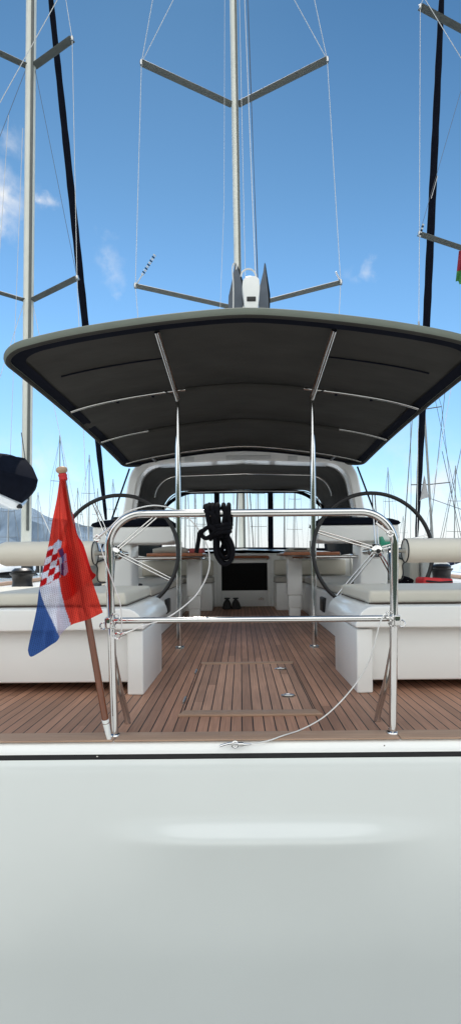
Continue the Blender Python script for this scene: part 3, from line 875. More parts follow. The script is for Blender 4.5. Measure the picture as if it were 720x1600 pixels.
# rolled things lying on the tables
mb = MB(); mb.tube(catmull([(-1.12, 6.3, .815), (-.95, 6.35, .83), (-.80, 6.38, .825), (-.70, 6.4, .815)]), [.03 + .02 * math.sin(math.pi * k / 24) for k in range(25)], 12); solo(mb, 'rolled_cover', 'taupe', 'grey rolled fabric cover lying on the left teak table', 'cover')
mb = MB(); mb.box((-.68, 6.3, .787), (-.50, 6.6, .85), .02); solo(mb, 'folded_cloth', 'pink', 'folded faded red cloth on the left teak table', 'cloth')
mb = MB(); mb.box((.52, 6.2, .787), (.84, 6.7, .86), .03); mb.v = [Vector((v.x, v.y, v.z - .03 * ((v.x - .68) / .16) ** 2 if v.z > .82 else v.z)) for v in mb.v]
t = thing('storage_pouch', 'grey soft pouch with dark zip on the right teak table', 'pouch', (.68, 6.45, .787)); mb.build('pouch_body', 'taupe', t)
mb = MB(); mb.tube([(.60, 6.195, .825), (.76, 6.195, .825)], .007, 6); mb.build('zip', 'black', t)

# backrest bolsters on the outer rails
for sx, lab, zc in ((-1, 'cream padded roll backrest on the left stern rail beside the flag', .738), (1, 'cream padded roll backrest on the right stern rail above the right cushion', .738)):
    xa, xb = sx * .725, sx * (1.17 if sx < 0 else 1.3)
    t = thing('padded_backrest', lab, 'backrest', ((xa + xb) / 2, 2.4, zc - .058))
    m_ = Matrix.Rotation(R(90 * sx), 4, 'Y')
    ln = abs(xb - xa)
    mb = MB(); mb.lathe([(0, 0), (.05, 0), (.056, .004), (.0575, .012)] + [(.0575 + .0008 * math.sin(k * 1.7), .012 + (ln - .05) * k / 16) for k in range(1, 16)] + [(.0575, ln - .03), (.05, ln - .01), (.03, ln), (0, ln)], (xa, 2.4, zc), 36, m_); mb.build('roll', 'cream', t)
    mb = MB(); mb.tube([(xa - sx * .001, 2.4 + .055 * math.cos(a), zc + .055 * math.sin(a)) for a in [2 * math.pi * k / 40 for k in range(40)]], .0028, 6, closed=True); mb.build('piping', 'black', t)
    # hanging flap below the inner end
    x0, x1 = sx * .665, sx * .728
    o_ = [(x0, zc - .03), (x1 + sx * .0, zc - .045), (x1 - sx * .006, zc - .07), (x1 - sx * .004, zc - .105), (x1 - sx * .012, zc - .135), (x0 + sx * .004, zc - .135), (x0 - sx * .0, zc - .10)]
    mb = MB(); mb.prism(o_, 2.43, 2.45, .005, 2); mb.build('flap', 'cream', t)
    mb = MB(); mb.tube(catmull([(x, 2.428, z) for x, z in o_], 4, True), .003, 6, closed=True); mb.build('piping', 'black', t)

# red line bag and black lines by the right winch
mb = MB()
mb.box((1.215, 3.53, .457), (1.42, 3.72, .565), .018)
mb.v = [v + Vector((0, 0, (.012 * math.sin(v.x * 31) + .01 * math.sin(v.y * 23)) if v.z > .47 else 0)) for v in mb.v]
t = thing('line_bag', 'flat red fabric bag on the right side deck by the winch', 'bag', (1.318, 3.62, .457)); mb.build('bag_body', 'red', t)
mb = MB(); mb.tube([(1.23, 3.527, .545), (1.32, 3.524, .535), (1.41, 3.527, .54)], .006, 6); mb.build('strap', 'black', t)
mb = MB()
pts = []
for k in range(60):
    a = k * .62; r_ = .05 + .02 * math.sin(k * 1.3)
    pts.append((1.12 + r_ * math.cos(a), 3.70 + r_ * math.sin(a), .47 + .0016 * k + .008 * math.sin(k * 2.1)))
mb.tube(catmull(pts, 3), .010, 6); solo(mb, 'coiled_line', 'rope', 'small heap of black line on the right side deck left of the winch', 'rope')
mb = MB(); mb.tube([(1.13, 3.80, .48), (1.38, 3.80, .54)], 1, sec=[(.008, .02), (-.008, .02), (-.008, -.02), (.008, -.02)]); solo(mb, 'winch_handle', 'steel_dull', 'grey metal winch handle leaning over the red bag', 'handle')
# green starboard lantern on the console side
q = P(602, 846, 4.2); mb = MB(); mb.prism([(q.x - .05, q.z - .04), (q.x + .04, q.z - .04), (q.x + .04, q.z + .0), (q.x - .01, q.z + .0), (q.x - .03, q.z + .04), (q.x - .05, q.z + .04)], 4.17, 4.245, .006); n_ = mb.build('navigation_light', 'green', yacht)

# shoes in front of the companionway
def shoe(cx, lab, rz):
    t = thing('shoe', lab, 'shoe', (cx, 7.40, 0), group='black shoes by the companionway')
    mt = Matrix.Translation((cx, 7.40, 0)) @ Matrix.Rotation(R(rz), 4, 'Z')
    rows = []
    for k in range(15):
        s = k / 14
        y = -.15 + .30 * s
        wv = .049 + .014 * math.sin(math.pi * min(1, s * 1.1)) - (.012 if s < .15 else 0) - (.02 * max(0, (s - .85) / .15))
        hv = .05 + .10 * (1 - s) ** .8 * min(1, s * 6 + .55)
        rows.append([mt @ Vector((wv * math.cos(a), y, .014 + max(0, hv * math.sin(a)))) for a in [R(180) * q / 12 for q in range(13)]])
    mb = MB(); mb.grid(rows); mb.add(rows[0], [tuple(range(13))]); mb.add(rows[-1], [tuple(range(13))]); mb.build('upper', 'leather', t)
    ol = [((.053 + .012 * math.sin(math.pi * min(1, s * 1.1))), -.145 + .30 * s) for s in [k / 12 for k in range(13)]]
    poly = [(x, y) for x, y in ol] + [(-x, y) for x, y in ol[::-1]]
    mb = MB(); mb.prism(poly, 0.0, .016, .004, axis='Z'); mb.v = [mt @ v for v in mb.v]; mb.build('sole', 'rubber', t)
    mb = MB(); mb.lathe([(.034, 0), (.042, .008), (.042, .016), (.030, .02)], mt @ Vector((0, -.085, .143)), 16); mb.build('collar', 'rubber', t)
shoe(-.25, 'left of two black shoes standing on the teak before the companionway', 5)
shoe(-.115, 'right of two black shoes standing on the teak before the companionway', -4)

# black mooring rope hung over the stern rail
mb = MB()
D = 2.03
rr = .0088
def rp(seq, r=rr, k=6):
    mb.tube(catmull([P(x, y, D + dz) for x, y, dz in seq], k), r, 8)
rj = random.Random(3)
jit = lambda q=1.2: rj.uniform(-q, q)
for x, w in ((326, 3), (332.5, -1), (339.5, 2), (350, -2), (357, 1)):      # bights over the rail
    lx = x + (6 if x < 345 else -4)
    rp([(lx + 2 + jit(), 838, .03), (x + 3 + jit(), 814, .045), (x + w, 797, .036), (x + w * .5, 788.5, .014), (x, 791, -.02), (x - w * .6 + jit(), 803, -.032), (x + jit(), 818, -.03), (lx, 840, -.034)])
rp([(330, 797, .02), (324, 790, .0), (320, 793, -.018), (325, 800, -.03), (334, 806, -.036), (338, 818, -.03)])
for q in range(3):                                          # frapping turns, not quite parallel
    y0 = 823 + q * 5.2
    rp([(333 - q * 2, y0 + 9 + jit(), .03), (331, y0 + 3, 0), (336, y0 + 1 + jit(), -.042), (346, y0 - 3 + jit(2), -.06), (356, y0 - 4 + jit(2), -.045), (361 - q, y0 - 3, 0), (352, y0, .04), (340, y0 + 6, .045)])
loops = [((336, 838), (337, 862), (342, 876), (350, 882), (359, 877), (364, 862), (361, 848), (355, 836)),
         ((341, 838), (340, 856), (345, 868), (352, 873), (358, 866), (357, 852), (349, 836)),
         ((347, 838), (352, 852), (359, 862), (363, 872), (356, 880), (347, 877), (341, 866), (338, 850), (339, 838)),
         ((344, 838), (349, 848), (347, 860), (351, 866), (356, 858), (353, 846), (351, 836))]
for k, lp in enumerate(loops):
    rp([(x + jit(.8), y + jit(.8), -.03 + .022 * k * (1 if i % 2 else .7)) for i, (x, y) in enumerate(lp)])
rp([(338, 830, -.05), (328, 823, -.05), (319, 828, -.04), (314, 834, -.03), (321, 841, -.03), (330, 837, -.04), (337, 829, -.05)])
rp([(317, 829, -.03), (312, 833, -.03), (310, 845, -.02), (308, 858, -.02), (306.5, 864, -.02)])
solo(mb, 'mooring_rope', 'rope', 'coiled black rope hung in loops over the top stern rail', 'rope')

# gate wires
def wire(seq, name, label, r=.0027):
    pts = catmull([P(*q) for q in seq], 10)
    mb = MB(); mb.tube(pts, r, 8)
    t = thing(name, label, 'wire', pts[-1])
    mb.build('wire_line', 'wire', t)
    return t, pts
t, pts = wire([(153, 841, 2.0), (172, 824, 1.99), (194, 803, 2.0), (220, 793, 2.02), (246, 790, 2.07), (275, 797, 2.12), (300, 815, 2.15), (318, 840, 2.16), (327, 867, 2.16), (325, 895, 2.14), (310, 925, 2.12), (288, 947, 2.09), (258, 967, 2.05), (224, 978, 2.02), (189, 992, 2.0)], 'gate_wire', 'springy white wire curving in a big loop beside the flag')
def clip(p, q, t, n='snap_hook'):
    mb = MB(); d = (q - p).normalized()
    mb.tube([p, p + d * .02], .008, 10); mb.tube([p + d * .02, p + d * .05], [.0055, .0035], 8)
    c = p - d * .012
    u = d.cross(Vector((0, 1, 0))).normalized()
    mb.tube([c + (d * math.cos(a) + u * math.sin(a)) * .012 for a in [2 * math.pi * k / 14 for k in range(14)]], .0035, 6, closed=True)
    mb.build(n, 'steel', t)
clip(pts[-1], pts[-6], t)
t, pts = wire([(156, 850, 2.03), (169, 889, 2.0), (182, 925, 1.99), (188, 943, 1.99), (190.5, 965, 1.99), (190, 988, 2.0)], 'lashing_line', 'thin line hanging from the left rail to the lower cross rail', .0022)
t, pts = wire([(612, 968, 2.03), (601, 960, 2.0), (592, 977, 2.0), (583, 1012, 2.02), (574, 1038, 2.05), (557, 1066, 2.08), (532, 1096, 2.09), (503, 1122, 2.08), (470, 1140, 2.07), (440, 1150, 1.998), (420, 1157, 1.972), (395, 1162, 1.967), (372, 1163, 1.967)], 'gate_wire', 'white wire drooping from the right rail post to the deck edge')
clip(pts[-1], pts[-6], t)
mb = MB(); mb.tube(catmull([P(372, 1162, 1.964), P(363, 1161, 1.966), P(352, 1163, 1.963), P(343, 1166, 1.962)]), .0045, 8); mb.build('pelican_hook', 'steel', t)

# ---- ensign on its staff
fl = thing('ensign', 'limp red, white and blue flag with checkered shield on a varnished wooden staff', 'flag', P(168, 1150, 2.0))
A, B = P(166, 1130, 1.985), P(97.5, 738, 1.86)
mb = MB(); mb.tube([A, A.lerp(B, .5), B], [.0135, .0125, .0095], 14); mb.build('flag_staff', 'staff', fl)
A2 = P(171, 1155, 2.0)
mb = MB(); mb.tube([A2, A.lerp(A2, -.25)], [.0085, .0142], 14); mb.build('staff_socket', 'gel', fl)
dr = (B - A).normalized()
rot = dr.to_track_quat('Z', 'Y').to_matrix().to_4x4()
mb = MB(); mb.lathe([(0, -.004), (.014, -.003), (.020, .004), (.0205, .010), (.017, .017), (.009, .021), (0, .022)], B, 20, rot); mb.build('finial', 'knob', fl)
mb = MB(); mb.lathe([(.012, -.03), (.0155, -.026), (.0145, -.018), (.016, -.010), (.0125, -.004)], B, 16, rot); mb.build('tie_knot', 'red', fl)
def lerp_path(path, n):
    pts = catmull([(x, y, 0) for x, y in path], 10)
    L_ = [0]
    for i in range(1, len(pts)): L_.append(L_[-1] + (pts[i] - pts[i - 1]).length)
    out = []
    j = 0
    for k in range(n + 1):
        s = L_[-1] * k / n
        while j < len(L_) - 2 and L_[j + 1] < s: j += 1
        t = (s - L_[j]) / max(1e-9, L_[j + 1] - L_[j])
        out.append(pts[j].lerp(pts[j + 1], t))
    return out
NT, NU = 190, 80
Lp = lerp_path([(93, 752), (89, 780), (82, 815), (77, 848), (69, 882), (62, 918), (57, 955), (47, 1000), (44, 1016)], NT)
Rp = lerp_path([(102, 748), (108, 790), (119, 832), (135, 880), (148, 918), (161, 957)], NT)
Tp = lerp_path([(93, 752), (97, 749), (102, 748)], NU)
Bp = lerp_path([(44, 1016), (48, 1026), (60, 1021), (80, 1008), (90, 1001), (98, 988), (113, 976), (138, 968), (161, 957)], NU)
def interp(tab, v):
    if v <= tab[0][0]: return tab[0][1]
    for (a, x), (b, y) in zip(tab, tab[1:]):
        if v <= b: return x + (y - x) * (v - a) / (b - a)
    return tab[-1][1]
RED, WHT, BLU = s2l((222, 74, 62)), s2l((214, 222, 240)), s2l((64, 98, 164))
RED2 = s2l((180, 30, 36)); PALE = s2l((190, 205, 232)); DK = s2l((96, 60, 110))
def inpoly(x, y, poly):
    c = False; n = len(poly)
    for i in range(n):
        (x0, y0), (x1, y1) = poly[i], poly[(i + 1) % n]
        if (y0 > y) != (y1 > y) and x < (x1 - x0) * (y - y0) / (y1 - y0) + x0: c = not c
    return c
SH = [(70, 858), (80, 853), (90, 860), (95, 902), (62, 920), (64, 886)]
def dye(x, y):
    e1, e2 = Vector((31, -15)).normalized(), Vector((-6, 28)).normalized()
    if inpoly(x, y, SH):
        q = Vector((x - 62, y - 918)); M2 = Matrix(((e1.x, e2.x), (e1.y, e2.y))).inverted() @ q
        return RED2 if (int(math.floor(M2.x / 11.6)) + int(math.floor(M2.y / 11.6))) % 2 else WHT
    if inpoly(x, y, [(80, 855), (92, 843), (97, 846), (96, 855), (88, 861)]): return PALE
    if inpoly(x, y, [(91, 860), (98, 856), (101, 866), (96, 872)]): return DK
    if inpoly(x, y, [(92, 872), (104, 864), (105, 876), (94, 882)]): return PALE if x < 97 or x > 100 else s2l((90, 125, 195))
    if inpoly(x, y, [(94, 882), (105, 877), (107, 893), (102, 900), (95, 898)]): return PALE if (x > 100 or x < 96) else DK
    xr = interp([(870, 84), (903, 92.5), (925, 96), (950, 102), (976, 111), (1000, 114)], y)
    yl = 918 - (x - 62) * 15 / 31
    if y > yl and x < xr:
        xb = interp([(915, 60), (945, 70), (970, 82), (985, 89), (1001, 96), (1030, 100)], y)
        return BLU if x < xb else WHT
    return RED
def staff_x(y): return 97.5 + (y - 738) / (1130 - 738) * 68.5
vs, cols, uvs = [], [], []
for i in range(NT + 1):
    t = i / NT
    for j in range(NU + 1):
        u = j / NU
        c = Lp[i] * (1 - u) + Rp[i] * u + Tp[j] * (1 - t) + Bp[j] * t - (Tp[0] * (1 - u) * (1 - t) + Tp[-1] * u * (1 - t) + Bp[0] * (1 - u) * t + Bp[-1] * u * t)
        d = 1.85 - .03 * t + .065 * t * math.sin(u * 8.5 + t * 2.4) + .034 * t * math.sin(u * 17 - t * 5) - .02 * t * u + .006 * math.sin(t * 26 + u * 8) * t + .012 * math.sin(t * 9 - u * 5) * t
        vs.append(P(c.x, c.y, d)); cols.append(dye(c.x, c.y)); uvs.append((u * .35 * (.1 + t), t))
mb = MB(); w_ = NU + 1
mb.add(vs, [(i * w_ + j, i * w_ + j + 1, (i + 1) * w_ + j + 1, (i + 1) * w_ + j) for i in range(NT) for j in range(NU)])
# a second layer of the same cloth folded behind the red field
fold = [(99, 862), (112, 800), (121, 834), (131, 852), (143, 890), (150, 900), (132, 915), (101, 938), (97, 900)]
c_ = P(118, 880, 1.90)
mb2 = MB(); fp = catmull([P(x, y, 1.895 + .01 * math.sin(i * 2)) for i, (x, y) in enumerate(fold)], 6, True)
mb2.add([c_] + fp, [(0, i + 1, (i + 1) % len(fp) + 1) for i in range(len(fp))])
fo = mb2.build('cloth_fold', 'flag', fl, smooth=180, recalc=False)
at = fo.data.color_attributes.new('dye', 'FLOAT_COLOR', 'POINT')
for k in range(len(fp) + 1): at.data[k].color = (*s2l((200, 44, 44)), 1)
fo.data.uv_layers.new(name='UVMap')
cl = mb.build('flag_cloth', 'flag', fl, smooth=180, recalc=False)
at = cl.data.color_attributes.new('dye', 'FLOAT_COLOR', 'POINT')
for k, c in enumerate(cols): at.data[k].color = (*c, 1)
ul_ = cl.data.uv_layers.new(name='UVMap')
for lp in cl.data.loops: ul_.data[lp.index].uv = uvs[lp.vertex_index]

# =================================================================== NEIGHBOURS
def hull_mb(L_, B_, fb, y0=0.0, wl=-1.4):
    mb = MB(); rows = []
    st = [(0, .86), (.12, .93), (.3, 1), (.5, .99), (.7, .82), (.85, .5), (.95, .2), (1, .01)]
    for s, w in st:
        hb = B_ / 2 * w; zt = fb + .35 * s * s
        side = [(hb, zt), (hb * 1.0, zt - .4), (hb * .92, wl + .2), (hb * .55, wl - .25), (0, wl - .35)]
        rows.append([Vector((-x, y0 + L_ * s, z)) for x, z in side] + [Vector((x, y0 + L_ * s, z)) for x, z in side[::-1]])
    mb.grid(rows)
    mb.add(rows[0], [tuple(range(len(rows[0])))])
    dk = [[Vector((-B_ / 2 * w, y0 + L_ * s, fb + .35 * s * s - .02)), Vector((0, y0 + L_ * s, fb + .35 * s * s + .04)), Vector((B_ / 2 * w, y0 + L_ * s, fb + .35 * s * s - .02))] for s, w in st]
    mb.grid(dk)
    return mb
def cabin_mb(L_, B_, fb, y0):
    mb = MB(); rows = []
    for s, w, hh in ((.32, .62, .02), (.36, .62, .48), (.5, .6, .52), (.62, .5, .45), (.74, .3, .25), (.78, .2, .02)):
        zb = fb + .35 * s * s; hb = B_ / 2 * w
        prof = [(hb + .1, zb - .05), (hb, zb + hh * .8), (hb - .12, zb + hh), (0, zb + hh + .04)]
        rows.append([Vector((-x, y0 + L_ * s, z)) for x, z in prof] + [Vector((x, y0 + L_ * s, z)) for x, z in prof[::-1][1:]])
    return mb.grid(rows)

def neighbour(label, X, heel, mast_d, mast_lean, z_low, z_up, sp_tip, sp_aft, genoa_top, genoa_foot, bag_mat, root=None):
    y0 = 2.3
    T = Matrix.Translation((X, y0, -1.4)) @ Matrix.Rotation(R(heel), 4, 'Y')
    base = Vector((0, 0, 0))
    # built in a frame whose origin is the waterline under its stern; z=0 there is the water
    t = thing('sailing_yacht', label, 'yacht', (0, 0, 0), root=T)
    zc = lambda z: z + 1.4
    hm = hull_mb(17.5, 4.7, zc(.05), 0, 0.0); hm.build('hull', 'gel', t, smooth=50)
    cabin_mb(17.5, 4.7, zc(.05), 0).build('cabin', 'gel', t, smooth=45)
    for sx in (-1, 1):
        mb = MB(); mb.prism([(6.4, zc(.30)), (8.9, zc(.36)), (8.6, zc(.50)), (6.6, zc(.46))], sx * 1.40, sx * 1.47, axis='X'); mb.build('cabin_window', 'dglass', t)
    my = mast_d - y0
    ml = Matrix.Translation((0, my, 0)) @ Matrix.Rotation(R(mast_lean), 4, 'Y') @ Matrix.Translation((0, -my, 0))
    q = lambda x, y, z: ml @ Vector((x, y, z))
    ms = sub(t, 'mast')
    mb = MB(); mb.tube([q(0, my, zc(.5)), q(0, my, zc(10)), q(0, my, zc(22))], 1, sec=[(.105 * math.cos(a), .14 * math.sin(a)) for a in [2 * math.pi * k / 18 for k in range(18)]]); mb.build('mast_tube', 'alloy', ms)
    mb = MB(); mb.box((.05, my - .125, zc(1.5)), (.115, my - .085, zc(21)), mat=ml); mb.build('mast_track_shade', 'alloy2', ms)  # track moved sideways, its dark colour standing in for shade on the mast
    tips = {}
    for z, tp_, af_ in ((z_low, sp_tip[0], sp_aft[0]), (z_up, sp_tip[1], sp_aft[1])):
        for sx in (-1, 1):
            a, b = q(sx * .09, my, zc(z)), q(sx * tp_, my - af_, zc(z + .05))
            mb = MB(); mb.tube([a, b], 1, sec=[(.03 * math.cos(w), .10 * math.sin(w)) for w in [2 * math.pi * k / 12 for k in range(12)]]); mb.build('spreader', 'alloy2', ms)
            mb = MB(); mb.lathe([(0, -.05), (.035, -.05), (.05, 0), (.035, .06), (0, .06)], b, 10); mb.build('spreader_end', 'steel_dull', ms)
            tips[(z, sx)] = b
    for sx in (-1, 1):
        ft = Vector((sx * 2.0, my - .8, zc(.2)))
        line(ft, tips[(z_low, sx)], 'shroud', 'wire', .008, t); line(tips[(z_low, sx)], tips[(z_up, sx)], 'shroud', 'wire', .008, t); line(tips[(z_up, sx)], q(sx * .1, my, zc(21)), 'shroud', 'wire', .008, t)
        line(ft, q(sx * .1, my, zc(z_low)), 'shroud', 'wire', .007, t)
        line(tips[(z_low, sx)], q(sx * .1, my, zc(z_up)), 'shroud', 'darkwire', .006, t)
        line((sx * 1.6, .3, zc(.3)), q(0, my - .1, zc(21.5)), 'backstay', 'wire', .008, t)
    Ti = T.inverted()
    a, b = Ti @ Vector(genoa_foot), Ti @ Vector(genoa_top)
    mb = MB(); n = 40; pts = [a.lerp(b, k / n) for k in range(n + 1)]
    mb.tube(pts, [.05 + .085 * math.sin(math.pi * min(1, .10 + .9 * (1 - k / n))) ** .6 * (1 - .25 * k / n) + .006 * math.sin(k * 2.3) for k in range(n + 1)], 12); mb.build('furled_genoa', 'bluecloth' if False else 'navy', t)
    # stanchions and lifelines
    for sx in (-1, 1):
        tops = []
        for k in range(8):
            s = .02 + .125 * k
            wv = interp([(0, .86), (.12, .93), (.3, 1), (.5, .99), (.7, .82), (.85, .5), (.95, .2)], s) * 2.35 - .06
            zb = zc(.05) + .35 * s * s; y = 17.5 * s
            mb = MB(); mb.tube([(sx * wv, y, zb), (sx * wv, y, zb + .62)], .013, 8); mb.build('stanchion', 'steel', t)
            tops.append((sx * wv, y, zb + .6))
        for dz in (0, -.28):
            mb = MB(); mb.tube([Vector(p) + Vector((0, 0, dz)) for p in tops], .006, 6); mb.build('lifeline', 'steel', t)
    return t, T, q, my, zc

HN = CAMZ
nl, TL, ql, myl, zc = neighbour('neighbouring white yacht on the left with pale mast and dark navy boom bag', -5.88, 0.0, 14.0, 0.55, 7.8, 14.2, (1.66, 1.36), (1.05, .7), W(80, 0, 15.3), W(166, 812, 20.0), 'navy')
# its boom: deep navy bag seen almost end-on, pale underside
bm_ = sub(nl, 'boom')
LI = TL.inverted()
def lp_(px, py, d): return LI @ W(px, py, d)
prof = [(-38, 742), (-30, 715), (0, 709), (17, 713), (19, 711), (36, 717), (40, 716), (52, 731), (60, 750), (56, 761), (44, 778), (34, 787), (10, 776), (-20, 770)]
mb = MB(); rows = []
c_ = Vector((0, 745))
BAGC = W(0, 750, 13.05)
def bag_row(poly, d, k_):
    return [LI @ Vector((BAGC.x + x * 13.05 / F * k_, d, BAGC.z - (y - 750) * 13.05 / F * k_)) for x, y in poly]
BAGR = ((8.5, .34), (10.5, .54), (12.0, .78), (12.8, .96), (13.05, 1), (13.6, .76), (14.2, .5))
for (d, k_) in BAGR:
    rows.append(bag_row(prof, d, k_))
mb.grid(rows, closed=True); mb.add(rows[0], [tuple(range(len(prof)))]); mb.add(rows[-1], [tuple(range(len(prof)))])
mb.build('boom_bag', 'navy', bm_, smooth=28)
und = [(-38, 762), (34, 785), (37, 790), (31, 796), (20, 797), (-5, 792), (-38, 788)]
mb = MB(); rows = [bag_row(und, d, k_) for d, k_ in BAGR]
mb.grid(rows, closed=True); mb.add(rows[0], [tuple(range(len(und)))]); mb.build('boom_tube', 'gel_bright', bm_, smooth=40)
mb = MB(); e = lp_(31, 791, 12.9); mb.lathe([(0, -.06), (.06, -.05), (.075, 0), (.05, .05), (0, .06)], e, 12); mb.build('block', 'black', bm_)
line(lp_(40, 718, 13), lp_(34, 676, 13), 'topping_line', 'darkwire', .012, bm_)
line(lp_(64, 800, 13.0), lp_(105, 890, 11.5), 'sheet', 'wire', .012, bm_)
for (x0, y0, x1, y1, d) in ((90, 0, -6, 172, 12.5), (36, 200, 10, 890, 13.2), (14, 180, -30, 860, 13.2)):
    line(lp_(x0, y0, d), lp_(x1, y1, d), 'shroud', 'wire', .009 if x0 == 90 else .006, nl)
# deck gear on its side deck
for (px, py, d, w) in ((43, 868, 10, .16), (62, 866, 10.5, .10)):
    p = lp_(px, py, d)
    mb = MB(); mb.lathe([(0, -.38), (w, -.38), (w * .7, -.3), (w * .65, -.1), (w * .9, -.05), (w * .9, 0), (0, .02)], p, 18); mb.build('winch', 'black', nl)

nr, TR, qr, myr, zc = neighbour('neighbouring yacht on the right, mast outside the frame, dark furled headsail', 6.7, 0.0, 14.5, 0.2, 9.4, 15.5, (1.95, 1.95), (.75, .75), W(689, 0, 15.3), W(650, 842, 19.0), 'navy')
RI = TR.inverted()
rp_ = lambda px, py, d: RI @ W(px, py, d)
mb = MB(); mb.add([rp_(662, 742, 18.6), rp_(664, 750, 18.5), rp_(669, 777, 18.5), rp_(659, 780, 18.6), rp_(655, 783, 18.6)], [(0, 1, 2, 3, 4)]); mb.build('genoa_clew', 'sailcloth', nr)
line(rp_(669, 778, 18.5), rp_(726, 798, 14), 'sheet', 'darkwire', .012, nr)
for (x0, y0, x1, y1, d) in ((664, 0, 722, 95, 13.0), (700, 560, 668, 860, 14), (690, 705, 722, 850, 14), (722, 690, 690, 845, 14), (683, 275, 673, 310, 14.5)):
    line(rp_(x0, y0, d), rp_(x1, y1, d), 'shroud', 'wire' if y0 in (0, 275) else 'darkwire', .008, nr)
mb = MB(); p0, p1 = rp_(655, 370, 13.7), rp_(661, 349, 13.6)
for k in range(7): mb.tube([p0.lerp(p1, k / 7), p0.lerp(p1, (k + .6) / 7)], .03, 8, mi=k % 2)
mb.build('banded_stay', ['wire', 'black'], nr)
# blue sprayhood on the right neighbour
mb = MB(); rows = []
for y, k in ((5.4, 1), (6.0, 1.02), (6.6, .9), (7.0, .7)):
    rows.append([Vector((1.35 * math.cos(a) * k * -1, y, zc(.32) + .62 * k * math.sin(a) ** .6)) for a in [R(180) * j / 16 for j in range(17)]])
mb.grid(rows); mb.build('sprayhood', 'bluecloth', nr, smooth=60)
# courtesy flag hung from its spreader
mb = MB(); rows = []
for j in range(13):
    y = 392 + 48 * j / 12
    rows.append([rp_(716 - 5 * j / 12 + 16 * k / 8, y - 4 * k / 8 + (6 if j == 12 and k > 2 else 0), 13.4 + .06 * math.sin(k * 1.4 + j * .5)) for k in range(9)])
tf = thing('courtesy_flag', 'small red and green flag hanging at the right edge of the picture', 'flag', rp_(720, 440, 13.4), root=TR)
mb.grid(rows); mb.m = [1 if (f[0] // 9) > 7 and (f[0] % 9) < 6 else 0 for f in mb.f]; mb.build('flag_cloth', ['red_dark', 'green_dark'], tf, smooth=180)

# ---- the far row of moored yachts
def far_yacht(label, px, d, mast_h, hull_mat='gel', bag='navy', lean=0.0, rz=0.0, proto=None):
    X = (px - CX) / F * d
    T = Matrix.Translation((X, d, -1.4)) @ Matrix.Rotation(R(rz), 4, 'Z') @ Matrix.Rotation(R(lean), 4, 'Y')
    if proto is not None:
        t = copy_tree(proto); t.matrix_world = T @ Matrix.Diagonal((1, 1, mast_h / 18.0, 1)); t['label'] = label; t['group'] = 'yachts moored in the far row'
        return t
    t = thing('moored_yacht', label, 'yacht', (0, 0, 0), root=T @ Matrix.Diagonal((1, 1, mast_h / 18.0, 1)), group='yachts moored in the far row')
    hull_mb(12.5, 3.9, 1.15, -5.5, 0.0).build('hull', hull_mat, t, smooth=50)
    cabin_mb(12.5, 3.9, 1.15, -5.5).build('cabin', 'gel', t, smooth=45)
    mb = MB(); mb.tube([(0, 0, 1.4), (0, 0, 18)], [.085, .06], 10); mb.build('mast', 'alloy_far', t)
    mb = MB(); mb.tube([(0, -.1, 2.9), (0, -4.8, 2.8)], .08, 8); mb.build('boom', 'alloy', t)
    mb = MB(); mb.tube([(0, -.15, 3.25), (0, -2.2, 3.2), (0, -4.7, 2.98)], [.24, .22, .12], 10); mb.build('sail_cover', bag, t)
    for z, s in ((7.2, 1.25), (12.2, 1.0)):
        mb = MB(); mb.tube([(-s, -.3, z), (0, 0, z - .02), (s, -.3, z)], .035, 6); mb.build('spreader', 'alloy2', t)
    for sx in (-1, 1):
        mb = MB(); mb.tube([(sx * 1.7, -.4, 1.3), (sx * 1.25, -.3, 7.2), (sx * 1.0, -.3, 12.2), (0, 0, 17.5)], .014, 5); mb.build('shroud', 'darkwire', t)
    mb = MB(); mb.tube([(0, 6.6, 1.6), (0, .1, 17.6)], [.05, .02], 6); mb.build('furled_genoa', 'alloy_far', t)
    mb = MB(); mb.tube([(0, -5.4, 1.4), (0, 0, 18)], .014, 5); mb.build('backstay', 'darkwire', t)
    mb = MB(); rows = []
    for y, k in ((-1.9, 1), (-1.2, 1), (-.6, .75)):
        rows.append([Vector((-1.15 * math.cos(a) * k, y, 1.55 + .7 * k * math.sin(a) ** .6)) for a in [R(180) * j / 10 for j in range(11)]])
    mb.grid(rows); mb.build('sprayhood', bag, t, smooth=60)
    return t
pr = far_yacht('far yacht whose thin mast rises just left of the flag staff knob', 94, 62, 17.2)
pb = far_yacht('far yacht with blue boom cover, thick grey mast right of the dark furled headsail', 680, 33, 17.5, 'gel', 'bluecloth', -3.6)
